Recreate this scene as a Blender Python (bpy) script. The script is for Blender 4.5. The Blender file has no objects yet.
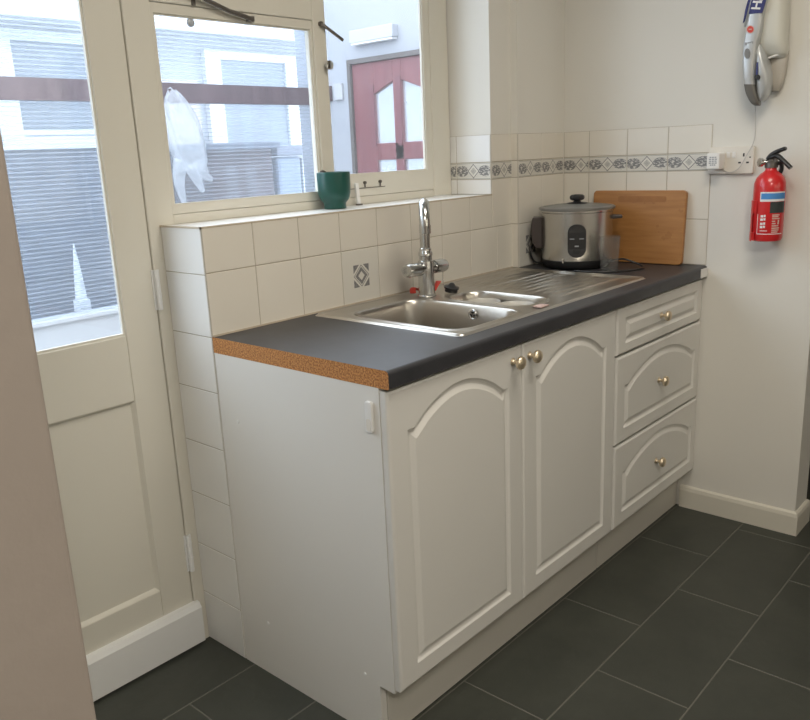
import bpy, bmesh, math, random
from mathutils import Vector, Matrix
random.seed(7)
SC = bpy.context.scene
COL = SC.collection
PI = math.pi

# ------------------------------------------------------------------ materials
def new_mat(name):
    m = bpy.data.materials.new(name); m.use_nodes = True
    nt = m.node_tree
    return m, nt, nt.nodes['Principled BSDF']

def N(nt, kind, **kw):
    n = nt.nodes.new(kind)
    for k, v in kw.items():
        if k in n.inputs.keys() if isinstance(k, str) else False:
            n.inputs[k].default_value = v
        else:
            setattr(n, k, v)
    return n

def math_node(nt, op, a, b=None, c=None, clamp=False):
    n = nt.nodes.new('ShaderNodeMath'); n.operation = op; n.use_clamp = clamp
    for i, v in enumerate((a, b, c)):
        if v is None: continue
        if isinstance(v, (int, float)): n.inputs[i].default_value = v
        else: nt.links.new(v, n.inputs[i])
    return n.outputs[0]

def mix_rgb(nt, fac, a, b):
    n = nt.nodes.new('ShaderNodeMix'); n.data_type = 'RGBA'
    for idx, v in ((0, fac), (6, a), (7, b)):
        if isinstance(v, (int, float)): n.inputs[idx].default_value = v
        elif isinstance(v, tuple): n.inputs[idx].default_value = v if len(v) == 4 else (*v, 1)
        else: nt.links.new(v, n.inputs[idx])
    return n.outputs[2]

def srgb(r, g, b):
    f = lambda c: (c/12.92 if c <= .04045 else ((c+.055)/1.055)**2.4)
    return (f(r/255), f(g/255), f(b/255))

def mat(name, col, rough=.5, metal=0., var=.06, scale=8., bump=0., bscale=60., coat=0., spec=None, detail=4):
    m, nt, p = new_mat(name)
    tc = nt.nodes.new('ShaderNodeTexCoord')
    nz = nt.nodes.new('ShaderNodeTexNoise'); nz.inputs['Scale'].default_value = scale; nz.inputs['Detail'].default_value = detail
    nt.links.new(tc.outputs['Object'], nz.inputs['Vector'])
    lo = tuple(max(0, c*(1-var)) for c in col); hi = tuple(min(1, c*(1+var)) for c in col)
    nt.links.new(mix_rgb(nt, nz.outputs['Fac'], lo, hi), p.inputs['Base Color'])
    p.inputs['Roughness'].default_value = rough; p.inputs['Metallic'].default_value = metal
    if coat: p.inputs['Coat Weight'].default_value = coat
    if spec is not None: p.inputs['Specular IOR Level'].default_value = spec
    if bump:
        n2 = nt.nodes.new('ShaderNodeTexNoise'); n2.inputs['Scale'].default_value = bscale; n2.inputs['Detail'].default_value = 5
        nt.links.new(tc.outputs['Object'], n2.inputs['Vector'])
        b = nt.nodes.new('ShaderNodeBump'); b.inputs['Strength'].default_value = bump; b.inputs['Distance'].default_value = .01
        nt.links.new(n2.outputs['Fac'], b.inputs['Height']); nt.links.new(b.outputs[0], p.inputs['Normal'])
    return m

M = {}
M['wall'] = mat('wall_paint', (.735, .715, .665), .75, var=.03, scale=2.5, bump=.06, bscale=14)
M['nib'] = mat('shaded_wall_paint', (.32, .275, .24), .8, var=.05, scale=6, bump=.12, bscale=30)  # darker than the other walls: the nib's shade is put into the colour
M['ceil'] = mat('ceiling_paint', (.78, .76, .72), .85, var=.02)
M['joinery'] = mat('cream_gloss_paint', (.68, .65, .57), .42, var=.03, scale=3, bump=.03, bscale=12)
M['door_white'] = mat('cabinet_door_foil', (.69, .675, .64), .42, var=.015, scale=4)
M['carcass'] = mat('white_melamine', (.74, .72, .68), .45, var=.015, scale=5)
M['plinth'] = mat('plinth_board', (.60, .575, .52), .5, var=.03, scale=6)
M['white_plastic'] = mat('white_plastic', (.80, .79, .77), .35, var=.01)
M['cream_plastic'] = mat('cream_plastic', (.74, .70, .63), .35, var=.01)
M['grey_mark'] = mat('grey_print', (.33, .34, .36), .5, var=.15, scale=200)
M['dark'] = mat('dark_hole', (.02, .02, .02), .6)
M['black_plastic'] = mat('black_plastic', (.022, .022, .023), .32, var=.1)
M['brown_black'] = mat('brown_black_plastic', (.05, .038, .035), .4, var=.1)
M['steel'] = mat('stainless_steel', (.56, .545, .515), .27, metal=1, var=.05, scale=30)
M['sink_steel'] = mat('worn_sink_steel', (.55, .52, .475), .3, metal=1, var=.08, scale=18)
M['chrome'] = mat('dull_chrome', (.60, .60, .59), .2, metal=1, var=.06, scale=40)
M['brass'] = mat('polished_brass', (.78, .58, .28), .22, metal=1, var=.05)
M['knob_face'] = mat('gilt_knob', (.80, .68, .50), .36, metal=.85, var=.06, scale=90)
M['red'] = mat('red_enamel', (.62, .022, .025), .3, var=.05, coat=.4)
M['red_plastic'] = mat('red_plastic', (.65, .06, .04), .45)
M['blue'] = mat('label_blue', (.07, .26, .60), .5)
M['label_white'] = mat('label_white', (.78, .78, .78), .5)
M['label_black'] = mat('label_black', (.035, .045, .045), .5)
M['label_pale'] = mat('label_pale_print', (.62, .45, .40), .5, var=.2, scale=150)
M['green'] = mat('green_glaze', (.010, .075, .060), .33, var=.2, scale=14)
M['soil'] = mat('potting_soil', (.05, .035, .025), .9, var=.4, scale=120, bump=.6)
M['silver'] = mat('silver_plastic', (.56, .575, .58), .3, metal=.35, var=.03)
M['silver_dark'] = mat('dark_silver_plastic', (.20, .19, .175), .32, metal=.35, var=.05)
M['shell'] = mat('pale_plastic_shell', (.66, .645, .575), .38, var=.02)
M['taupe_plastic'] = mat('smoky_plastic', (.52, .48, .42), .4, var=.04)
M['navy'] = mat('navy_label', (.03, .035, .155), .45, var=.1)
M['stay'] = mat('tarnished_metal', (.17, .155, .14), .4, metal=.7, var=.2, scale=50)
M['bin'] = mat('slate_grey_board', (.085, .10, .13), .7, var=.15)
M['brownbrick'] = mat('brown_brick', (.085, .062, .062), .85, var=.3, scale=12)
M['house_wall'] = mat('white_render', (.46, .47, .49), .9, var=.03)
M['pinkbrick'] = mat('pink_render', (.60, .52, .50), .9, var=.05)
M['white_frame'] = mat('white_frame_paint', (.80, .80, .79), .5)
M['dark_glass'] = mat('dark_window_glass', (.24, .27, .30), .15, var=.2, scale=2)
M['concrete'] = mat('yard_concrete', (.45, .44, .42), .9, var=.1, bump=.2)
M['bag'] = None
M['cable'] = mat('pale_cable', (.55, .53, .50), .5)
M['filler'] = mat('aged_sealant', (.52, .44, .34), .7, var=.2, scale=25)
M['leather'] = None

def tile_mats():
    # plain cream glazed wall tile
    m, nt, p = new_mat('cream_wall_tile')
    g = nt.nodes.new('ShaderNodeNewGeometry')
    tc = nt.nodes.new('ShaderNodeTexCoord'); nz = nt.nodes.new('ShaderNodeTexNoise'); nz.inputs['Scale'].default_value = 9
    nt.links.new(tc.outputs['Object'], nz.inputs['Vector'])
    a = mix_rgb(nt, g.outputs['Random Per Island'], (.74, .70, .625, 1), (.78, .74, .665, 1))
    f = math_node(nt, 'MULTIPLY', nz.outputs['Fac'], .22)
    nt.links.new(mix_rgb(nt, f, a, (.66, .61, .53, 1)), p.inputs['Base Color'])
    p.inputs['Roughness'].default_value = .28
    M['tile'] = m
    M['tile_daylit'] = mat('daylit_wall_tile', (.78, .77, .745), .3, var=.03, scale=9)  # same tile, daylight on cheek, sill and recess put into a whiter colour
    M['grout'] = mat('tile_grout', (.42, .37, .30), .9, var=.25, scale=20)
    for name in ('border', 'decor'):
        m, nt, p = new_mat(name + '_wall_tile')
        uv = nt.nodes.new('ShaderNodeUVMap'); sp = nt.nodes.new('ShaderNodeSeparateXYZ')
        nt.links.new(uv.outputs[0], sp.inputs[0])
        u = math_node(nt, 'ABSOLUTE', math_node(nt, 'SUBTRACT', sp.outputs[0], .5))
        v = math_node(nt, 'ABSOLUTE', math_node(nt, 'SUBTRACT', sp.outputs[1], .5))
        base = (.70, .675, .615, 1); ink = (.085, .085, .10, 1)
        nz = nt.nodes.new('ShaderNodeTexNoise'); nt.links.new(uv.outputs[0], nz.inputs['Vector'])
        nz.inputs['Detail'].default_value = 3
        gt = lambda a, b: math_node(nt, 'GREATER_THAN', a, b)
        lt = lambda a, b: math_node(nt, 'LESS_THAN', a, b)
        mul = lambda a, b: math_node(nt, 'MULTIPLY', a, b)
        mx = lambda a, b: math_node(nt, 'MAXIMUM', a, b)
        if name == 'border':
            nz.inputs['Scale'].default_value = 13
            U = mul(u, 2.7)
            s = math_node(nt, 'ADD', U, v)
            ring = mul(gt(s, .40), lt(s, .47)); core = lt(s, .16); core2 = mul(gt(s, .19), lt(s, .22))
            dx = math_node(nt, 'SUBTRACT', U, .92)
            r = math_node(nt, 'SQRT', math_node(nt, 'ADD', mul(mul(dx, dx), .75), mul(mul(v, v), 1.6)))
            flower = mul(lt(r, .44), gt(nz.outputs['Fac'], .45))
            edge = mul(gt(v, .455), lt(v, .49))
            band = mul(mul(gt(s, .5), lt(v, .4)), .10)
            f = mx(mx(mx(ring, mul(core, .5)), mx(flower, core2)), mx(mul(edge, .7), band))
            f = mul(f, .8)
        else:
            nz.inputs['Scale'].default_value = 30
            s = math_node(nt, 'ADD', u, v); q = mx(u, v)
            ring = mul(gt(s, .09), lt(s, .17)); ring2 = mul(gt(s, .195), lt(s, .215))
            tri = mul(gt(s, .27), lt(q, .215))
            f = mul(mx(mx(ring, tri), ring2), math_node(nt, 'ADD', .45, mul(nz.outputs['Fac'], .7)))
        nt.links.new(mix_rgb(nt, math_node(nt, 'MINIMUM', f, 1.), base, ink), p.inputs['Base Color'])
        p.inputs['Roughness'].default_value = .28
        M[name] = m
tile_mats()

def floor_mat():
    m, nt, p = new_mat('slate_effect_tile')
    g = nt.nodes.new('ShaderNodeNewGeometry'); tc = nt.nodes.new('ShaderNodeTexCoord')
    n1 = nt.nodes.new('ShaderNodeTexNoise'); n1.inputs['Scale'].default_value = 5; n1.inputs['Detail'].default_value = 8; n1.inputs['Roughness'].default_value = .65
    nt.links.new(tc.outputs['Object'], n1.inputs['Vector'])
    a = mix_rgb(nt, n1.outputs['Fac'], (.022, .025, .021, 1), (.075, .078, .063, 1))
    b = mix_rgb(nt, math_node(nt, 'MULTIPLY', g.outputs['Random Per Island'], .4), a, (.045, .05, .042, 1))
    nt.links.new(b, p.inputs['Base Color']); p.inputs['Roughness'].default_value = .5
    bp = nt.nodes.new('ShaderNodeBump'); bp.inputs['Strength'].default_value = .25; bp.inputs['Distance'].default_value = .006
    n2 = nt.nodes.new('ShaderNodeTexNoise'); n2.inputs['Scale'].default_value = 22; n2.inputs['Detail'].default_value = 6
    nt.links.new(tc.outputs['Object'], n2.inputs['Vector']); nt.links.new(n2.outputs['Fac'], bp.inputs['Height']); nt.links.new(bp.outputs[0], p.inputs['Normal'])
    M['floor'] = m
    M['fgrout'] = mat('floor_grout', (.15, .145, .125), .9, var=.2, scale=30)
floor_mat()

def worktop_mats():
    m, nt, p = new_mat('slate_laminate')
    tc = nt.nodes.new('ShaderNodeTexCoord')
    n1 = nt.nodes.new('ShaderNodeTexNoise'); n1.inputs['Scale'].default_value = 11; n1.inputs['Detail'].default_value = 9; n1.inputs['Roughness'].default_value = .7
    nt.links.new(tc.outputs['Object'], n1.inputs['Vector'])
    nt.links.new(mix_rgb(nt, n1.outputs['Fac'], (.014, .015, .018, 1), (.058, .058, .065, 1)), p.inputs['Base Color'])
    p.inputs['Roughness'].default_value = .42
    M['worktop'] = m
    m, nt, p = new_mat('raw_chipboard')
    tc = nt.nodes.new('ShaderNodeTexCoord')
    n1 = nt.nodes.new('ShaderNodeTexNoise'); n1.inputs['Scale'].default_value = 260; n1.inputs['Detail'].default_value = 3
    n2 = nt.nodes.new('ShaderNodeTexNoise'); n2.inputs['Scale'].default_value = 40
    nt.links.new(tc.outputs['Object'], n1.inputs['Vector']); nt.links.new(tc.outputs['Object'], n2.inputs['Vector'])
    cr = nt.nodes.new('ShaderNodeValToRGB'); e = cr.color_ramp.elements
    e[0].position = .36; e[0].color = (.20, .075, .025, 1); e[1].position = .62; e[1].color = (.66, .32, .11, 1)
    nt.links.new(n1.outputs['Fac'], cr.inputs[0])
    nt.links.new(mix_rgb(nt, math_node(nt, 'MULTIPLY', n2.outputs['Fac'], .5), cr.outputs[0], (.44, .17, .045, 1)), p.inputs['Base Color'])
    p.inputs['Roughness'].default_value = .85
    M['chipboard'] = m
    # bamboo board: vertical/horizontal laminated strips
    m, nt, p = new_mat('bamboo_board_wood')
    tc = nt.nodes.new('ShaderNodeTexCoord'); mp = nt.nodes.new('ShaderNodeMapping')
    mp.inputs['Scale'].default_value = (1, 4, 42); nt.links.new(tc.outputs['Object'], mp.inputs[0])
    n1 = nt.nodes.new('ShaderNodeTexNoise'); n1.inputs['Scale'].default_value = 1.6; n1.inputs['Detail'].default_value = 5
    nt.links.new(mp.outputs[0], n1.inputs['Vector'])
    n2 = nt.nodes.new('ShaderNodeTexNoise'); n2.inputs['Scale'].default_value = 16; n2.inputs['Detail'].default_value = 3
    nt.links.new(tc.outputs['Object'], n2.inputs['Vector'])
    a = mix_rgb(nt, n1.outputs['Fac'], (.28, .11, .03, 1), (.52, .26, .085, 1))
    f = math_node(nt, 'MULTIPLY', math_node(nt, 'GREATER_THAN', n2.outputs['Fac'], .62), .35)
    nt.links.new(mix_rgb(nt, f, a, (.26, .10, .025, 1)), p.inputs['Base Color'])
    p.inputs['Roughness'].default_value = .45
    M['bamboo'] = m
    # red-brown stained wood with grain
    for nm, c0, c1, key in (('red_stained_wood', (.11, .03, .036), (.23, .08, .086), 'redwood'), ('dark_stained_rail', (.05, .032, .038), (.17, .115, .125), 'rail')):
        m, nt, p = new_mat(nm)
        tc = nt.nodes.new('ShaderNodeTexCoord'); mp = nt.nodes.new('ShaderNodeMapping'); mp.inputs['Scale'].default_value = (30, 30, 2) if key == 'redwood' else (14, 4, 2)
        nt.links.new(tc.outputs['Object'], mp.inputs[0])
        n1 = nt.nodes.new('ShaderNodeTexNoise'); n1.inputs['Scale'].default_value = 1; n1.inputs['Detail'].default_value = 5
        nt.links.new(mp.outputs[0], n1.inputs['Vector'])
        nt.links.new(mix_rgb(nt, n1.outputs['Fac'], (*c0, 1), (*c1, 1)), p.inputs['Base Color'])
        p.inputs['Roughness'].default_value = .5
        M[key] = m
worktop_mats()

def clear_mat(name, tint=(1, 1, 1), haze=.0, haze_col=(.8, .82, .85), rough=.02, ior=1.45, fres=True):
    m = bpy.data.materials.new(name); m.use_nodes = True; nt = m.node_tree; nt.nodes.clear()
    out = nt.nodes.new('ShaderNodeOutputMaterial'); tr = nt.nodes.new('ShaderNodeBsdfTransparent'); tr.inputs[0].default_value = (*tint, 1)
    gl = nt.nodes.new('ShaderNodeBsdfGlossy'); gl.inputs['Roughness'].default_value = rough
    lw = nt.nodes.new('ShaderNodeLayerWeight'); lw.inputs[0].default_value = .5
    fr = nt.nodes.new('ShaderNodeMath'); fr.operation = 'MULTIPLY_ADD'; fr.inputs[1].default_value = .7; fr.inputs[2].default_value = .03
    pw = math_node(nt, 'POWER', lw.outputs['Facing'], 5.); nt.links.new(pw, fr.inputs[0])
    mx = nt.nodes.new('ShaderNodeMixShader'); nt.links.new(fr.outputs[0], mx.inputs[0]); nt.links.new(tr.outputs[0], mx.inputs[1]); nt.links.new(gl.outputs[0], mx.inputs[2])
    last = mx
    if haze:
        df = nt.nodes.new('ShaderNodeBsdfDiffuse'); df.inputs[0].default_value = (*haze_col, 1)
        tl = nt.nodes.new('ShaderNodeBsdfTranslucent'); tl.inputs[0].default_value = (*haze_col, 1)
        ad = nt.nodes.new('ShaderNodeMixShader'); ad.inputs[0].default_value = .5
        nt.links.new(df.outputs[0], ad.inputs[1]); nt.links.new(tl.outputs[0], ad.inputs[2])
        nz = nt.nodes.new('ShaderNodeTexNoise'); nz.inputs['Scale'].default_value = 7; nz.inputs['Detail'].default_value = 6
        tc = nt.nodes.new('ShaderNodeTexCoord'); nt.links.new(tc.outputs['Object'], nz.inputs['Vector'])
        f = math_node(nt, 'MULTIPLY', math_node(nt, 'ADD', nz.outputs['Fac'], .5), haze)
        m2 = nt.nodes.new('ShaderNodeMixShader'); nt.links.new(f, m2.inputs[0]); nt.links.new(mx.outputs[0], m2.inputs[1]); nt.links.new(ad.outputs[0], m2.inputs[2])
        last = m2
    nt.links.new(last.outputs[0], out.inputs[0])
    return m
M['glass'] = clear_mat('window_glass', (.97, .985, .99), haze=.05)
M['glass_frost'] = clear_mat('obscured_glass', (.75, .78, .80), haze=.25, haze_col=(.6, .62, .65))
M['tumbler'] = clear_mat('drinking_glass', (.90, .90, .88), haze=.05, rough=.05)
M['poly'] = clear_mat('clear_plastic_sheet', (.95, .97, .99), haze=.10, haze_col=(.82, .86, .92))
M['polyrib'] = clear_mat('milky_plastic_rib', (.95, .97, 1), haze=.17, haze_col=(.86, .90, .95))
M['bag'] = clear_mat('thin_white_plastic', (1, 1, 1), haze=.32, haze_col=(.80, .83, .87), rough=.3)
M['lidglass'] = clear_mat('lid_glass', (.80, .80, .78), haze=.5, haze_col=(.62, .62, .58), rough=.05)

# ------------------------------------------------------------------ mesh helpers
ORI = {}
def origin(o): return ORI.get(o.name, Vector((0, 0, 0)))

def thing(name, label, cat, loc, group=None, kind=None):
    o = bpy.data.objects.new(name, None); COL.objects.link(o)
    o.location = loc; o.empty_display_size = .05; ORI[o.name] = Vector(loc)
    if label: o['label'] = label
    if cat: o['category'] = cat
    if group: o['group'] = group
    if kind: o['kind'] = kind
    return o

def obj(name, bm, m, parent=None, smooth=False, label=None, cat=None, kind=None, group=None, loc=None, bevel=0, auto=None):
    """link a bmesh drawn in world coordinates as ONE mesh object"""
    me = bpy.data.meshes.new(name)
    base = origin(parent) if parent else Vector(loc or (0, 0, 0))
    bmesh.ops.translate(bm, verts=bm.verts, vec=-base)
    bmesh.ops.recalc_face_normals(bm, faces=bm.faces)
    bm.to_mesh(me); bm.free()
    for mm in (m if isinstance(m, (list, tuple)) else [m]): me.materials.append(mm)
    o = bpy.data.objects.new(name, me); COL.objects.link(o)
    if parent: o.parent = parent
    else: o.location = base
    ORI[o.name] = base
    if smooth:
        for f in me.polygons: f.use_smooth = True
        if auto:
            me.set_sharp_from_angle(angle=math.radians(auto))
    if bevel:
        b = o.modifiers.new('bevel', 'BEVEL'); b.width = bevel; b.segments = 2; b.limit_method = 'ANGLE'; b.angle_limit = math.radians(40)
        b.harden_normals = False
    if label: o['label'] = label
    if cat: o['category'] = cat
    if kind: o['kind'] = kind
    if group: o['group'] = group
    return o

def box(bm, x0, x1, y0, y1, z0, z1, mi=0):
    v = [bm.verts.new(p) for p in ((x0, y0, z0), (x1, y0, z0), (x1, y1, z0), (x0, y1, z0), (x0, y0, z1), (x1, y0, z1), (x1, y1, z1), (x0, y1, z1))]
    fs = []
    for q in ((0, 3, 2, 1), (4, 5, 6, 7), (0, 1, 5, 4), (1, 2, 6, 5), (2, 3, 7, 6), (3, 0, 4, 7)):
        f = bm.faces.new([v[i] for i in q]); f.material_index = mi; fs.append(f)
    return fs

def B(*boxes):
    bm = bmesh.new()
    for b in boxes: box(bm, *b)
    return bm

def prism(bm, poly, axis, a, b, mi=0):
    """extrude a closed 2-D polygon along axis; 2-D coords are the other two axes in xyz order"""
    def P(p, t):
        if axis == 0: return (t, p[0], p[1])
        if axis == 1: return (p[0], t, p[1])
        return (p[0], p[1], t)
    A = [bm.verts.new(P(p, a)) for p in poly]; C = [bm.verts.new(P(p, b)) for p in poly]
    n = len(poly)
    fs = [bm.faces.new(A), bm.faces.new(C[::-1])]
    for i in range(n): fs.append(bm.faces.new((A[i], C[i], C[(i+1) % n], A[(i+1) % n])))
    for f in fs: f.material_index = mi
    return fs

def lathe(bm, prof, c, seg=48, mi=0, close_ends=True, mtx=None):
    rings = []
    for r, z in prof:
        ring = []
        for k in range(seg):
            a = 2*PI*k/seg
            p = Vector((r*math.cos(a), r*math.sin(a), z))
            if mtx: p = mtx @ p
            ring.append(bm.verts.new(p + Vector(c)))
        rings.append(ring)
    for i in range(len(rings)-1):
        for k in range(seg):
            f = bm.faces.new((rings[i][k], rings[i][(k+1) % seg], rings[i+1][(k+1) % seg], rings[i+1][k])); f.material_index = mi
    if close_ends:
        for ring in (rings[0], rings[-1]):
            f = bm.faces.new(ring); f.material_index = mi
    return rings

def catmull(pts, n=8):
    P = [Vector(p) for p in pts]; P = [P[0]*2-P[1]] + P + [P[-1]*2-P[-2]]
    out = []
    for i in range(1, len(P)-2):
        for k in range(n):
            t = k/n; a, b, c, d = P[i-1], P[i], P[i+1], P[i+2]
            out.append(.5*((2*b)+(c-a)*t+(2*a-5*b+4*c-d)*t*t+(3*b-a-3*c+d)*t**3))
    out.append(P[-2]); return out

def tube(bm, pts, r, seg=12, mi=0, flat=1.0, upref=None):
    P = [Vector(p) for p in pts]; n = len(P); rings = []; up = Vector(upref) if upref else None
    for i in range(n):
        t = (P[min(i+1, n-1)] - P[max(i-1, 0)]).normalized()
        if up is None: up = Vector((0, 0, 1)) if abs(t.z) < .9 else Vector((1, 0, 0))
        side = t.cross(up).normalized(); nu = side.cross(t).normalized()
        if not upref: up = nu
        rr = r[i] if isinstance(r, (list, tuple)) else r
        rings.append([bm.verts.new(P[i] + side*rr*math.cos(2*PI*k/seg) + nu*rr*flat*math.sin(2*PI*k/seg)) for k in range(seg)])
    for i in range(n-1):
        for k in range(seg):
            f = bm.faces.new((rings[i][k], rings[i][(k+1) % seg], rings[i+1][(k+1) % seg], rings[i+1][k])); f.material_index = mi
    for ring in (rings[0], rings[-1]): bm.faces.new(ring).material_index = mi

def tube_obj(name, pts, r, m, parent=None, smooth=True, seg=12, flat=1.0, upref=None, **kw):
    bm = bmesh.new(); tube(bm, pts, r, seg, 0, flat, upref); return obj(name, bm, m, parent, smooth, auto=50, **kw)

def rrect(x0, x1, y0, y1, r, n=6):
    out = []
    for cx, cy, a0 in ((x1-r, y1-r, 0), (x0+r, y1-r, 90), (x0+r, y0+r, 180), (x1-r, y0+r, 270)):
        for k in range(n+1):
            a = math.radians(a0 + 90*k/n); out.append((cx+r*math.cos(a), cy+r*math.sin(a)))
    return out

def offset(poly, d):
    """inward offset of a ccw polygon (mitred)"""
    n = len(poly); out = []
    for i in range(n):
        p0, p1, p2 = (Vector(poly[(i+j-1) % n]) for j in range(3))
        e1 = (p1-p0).normalized(); e2 = (p2-p1).normalized()
        n1 = Vector((-e1.y, e1.x)); n2 = Vector((-e2.y, e2.x)); s = n1+n2
        k = max(1+n1.dot(n2), .35)
        out.append(tuple(p1 + s*(d/k)))
    return out

# ------------------------------------------------------------------ room shell
ZW = .899; TH = .039          # worktop height and thickness
L = 1.605                     # the right-hand end wall
YF = .174                     # plane of door and window joinery
DP = .587                     # worktop depth
ZS = 1.1646                   # tiled sill
XR = 1.176                    # right side of the window recess
XB, YB = 1.296, -.0276        # boxed-out stretch in the corner
ZT = 1.3625                   # top of tiling
ZC = 2.42
F = -.577                     # cabinet fronts

def tiles(bm, org, uv, vv, nn, cells, uvl, t=.0022, bev=.0014, gap=.0014):
    o, uv, vv, nn = Vector(org), Vector(uv), Vector(vv), Vector(nn)
    for (u0, u1, v0, v1, mi) in cells:
        u0 += gap/2; u1 -= gap/2; v0 += gap/2; v1 -= gap/2
        P = lambda u, v, n: bm.verts.new(o + uv*u + vv*v + nn*n)
        lo = [P(u0, v0, 0), P(u1, v0, 0), P(u1, v1, 0), P(u0, v1, 0)]
        hi = [P(u0+bev, v0+bev, t), P(u1-bev, v0+bev, t), P(u1-bev, v1-bev, t), P(u0+bev, v1-bev, t)]
        fs = [bm.faces.new(hi)] + [bm.faces.new((lo[i], lo[(i+1) % 4], hi[(i+1) % 4], hi[i])) for i in range(4)]
        f = fs[0]; co = [(0, 0), (1, 0), (1, 1), (0, 1)]
        full = .1485
        for lp, c in zip(f.loops, co):
            # cut tiles keep the pattern's scale
            cu = c[0]*min(1, (u1-u0)/(full-.004)) if (u1-u0) < .13 else c[0]
            lp[uvl].uv = (cu, c[1])
        for f in fs: f.material_index = mi

TM = [M['tile'], M['border'], M['decor'], M['grout']]
def tiling(name, parent, org, uv, vv, nn, cells, plain='tile'):
    bm = bmesh.new(); uvl = bm.loops.layers.uv.new('UVMap')
    tiles(bm, org, uv, vv, nn, cells, uvl)
    o, U, V = Vector(org), Vector(uv), Vector(vv)
    # grout bed, a hair in front of the plaster
    for (u0, u1, v0, v1, mi) in cells:
        q = [bm.verts.new(o + U*a + V*b + Vector(nn)*.0006) for a, b in ((u0, v0), (u1, v0), (u1, v1), (u0, v1))]
        f = bm.faces.new(q); f.material_index = 3
    me = obj(name, bm, [M[plain]] + TM[1:], parent)
    return me

Z1, Z2, ZB = 1.0545, 1.2151, 1.272       # tile course lines
# --- back wall: piece under the window, piece right of it, boxed corner, lintel
wb = obj('wall_back', B((0, XR, .0, .27, 0, ZS-.004), (XR, L+.1, .0, .27, 0, ZC), (-1.6, XR, YF+.09, .30, 2.25, ZC), (-1.6, -.95, YF, .30, 0, 2.25)), M['wall'], kind='structure')
cells = []
for k in range(9):
    u0, u1 = .15*k, min(.15*(k+1), XB)
    if k == 8: u1 = XB
    vtop = ZS
    cells.append((u0, u1, ZW+.001, Z1, 2 if k == 3 else 0))
    if u0 < XR-.01 and u1 <= XR+.03: cells.append((u0, min(u1, XR), Z1, ZS, 0))
cells.append((XR, XB, Z1, Z2, 0)); cells.append((XR, XB, Z2, ZB, 1)); cells.append((XR, XB, ZB, ZT, 0))
tiling('tiling', wb, (0, -.0005, 0), (1, 0, 0), (0, 0, 1), (0, -1, 0), cells)
# left cheek of the thick wall (faces the door)
zl = [0, .147, .297, .451, .602, .754, .897, 1.051, ZS]
cells = [(0, YF-.004, zl[i], zl[i+1], 0) for i in range(len(zl)-1)]
tiling('cheek_tiling', wb, (.0005, YF-.004, 0), (0, -1, 0), (0, 0, 1), (-1, 0, 0), cells, 'tile_daylit')
# sill top tiles
cells = [(.15*k, min(.15*(k+1), XR-.001), 0, YF-.002, 0) for k in range(8)]
sl = tiling('sill_tiling', wb, (0, .0, ZS-.0025), (1, 0, 0), (0, 1, 0), (0, 0, 1), cells, 'tile_daylit')
obj('sill_edge_bead', B((-.004, XR, -.0032, .0005, ZS-.003, ZS+.0015), (-.004, .0005, -.0032, YF-.004, ZS-.003, ZS+.0015)), M['filler'], wb)
# right cheek of the window recess
cells = [(0, .028, ZS, Z2, 0), (.028, YF, ZS, Z2, 0), (0, .028, Z2, ZB, 1), (.028, YF, Z2, ZB, 1), (0, .028, ZB, ZT, 0), (.028, YF, ZB, ZT, 0)]
tiling('recess_tiling', wb, (XR-.0005, YF-.0, 0), (0, -1, 0), (0, 0, 1), (-1, 0, 0), cells, 'tile_daylit')
# boxed-out corner
wbx = obj('wall_corner_boxing', B((XB, L+.02, YB, .0, 0, ZC)), M['wall'], kind='structure')
cells = []
for k in range(2):
    u0, u1 = .15*k, min(.15*(k+1), L-XB)
    for v0, v1, mi in ((ZW+.001, Z1, 2 if k == 0 else 0), (Z1, Z2, 0), (Z2, ZB, 1), (ZB, ZT, 0)): cells.append((u0, u1, v0, v1, mi))
tiling('tiling', wbx, (XB, YB-.0005, 0), (1, 0, 0), (0, 0, 1), (0, -1, 0), cells)
cells = [(0, -YB, a, b, 0) for a, b in ((ZW+.001, Z1), (Z1, Z2), (Z2, ZB), (ZB, ZT))]
tiling('return_tiling', wbx, (XB-.0005, 0, 0), (0, -1, 0), (0, 0, 1), (-1, 0, 0), cells)
# --- right end wall, ending in a free corner
YE = -.928
wr = obj('wall_right', B((L, L+.125, YE, .30, 0, ZC)), M['wall'], kind='structure')
ye = -.5825
us = [0, .10, .25, .40, -ye+YB]
us = [0, (-ye+YB)-.45, (-ye+YB)-.30, (-ye+YB)-.15, -ye+YB]
cells = []
for i in range(4):
    for v0, v1, mi in ((ZW+.001, Z1, 0), (Z1, Z2, 0), (Z2, ZB, 1), (ZB, ZT, 0)): cells.append((us[i], us[i+1], v0, v1, mi))
tiling('tiling', wr, (L-.0005, YB, 0), (0, -1, 0), (0, 0, 1), (-1, 0, 0), cells)
sk = bmesh.new()
prof = [(0, 0), (.012, 0), (.012, .066), (.009, .078), (.003, .083), (0, .083)]
prism(sk, [(L-a, b) for a, b in prof], 1, -.515, YE-.017) if False else None
for (pa, pb) in ((0, 0),):
    A = [sk.verts.new((L-a, -.53, b)) for a, b in prof]; C = [sk.verts.new((L-a, YE-a, b)) for a, b in prof]; D = [sk.verts.new((L+.125+a, YE-a, b)) for a, b in prof]; E_ = [sk.verts.new((L+.125+a, -.3, b)) for a, b in prof]
    n = len(prof)
    for X, Y in ((A, C), (C, D), (D, E_)):
        for i in range(n): sk.faces.new((X[i], Y[i], Y[(i+1) % n], X[(i+1) % n]))
    sk.faces.new(A); sk.faces.new(E_)
obj('baseboard_right', sk, M['joinery'], kind='structure')
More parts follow.
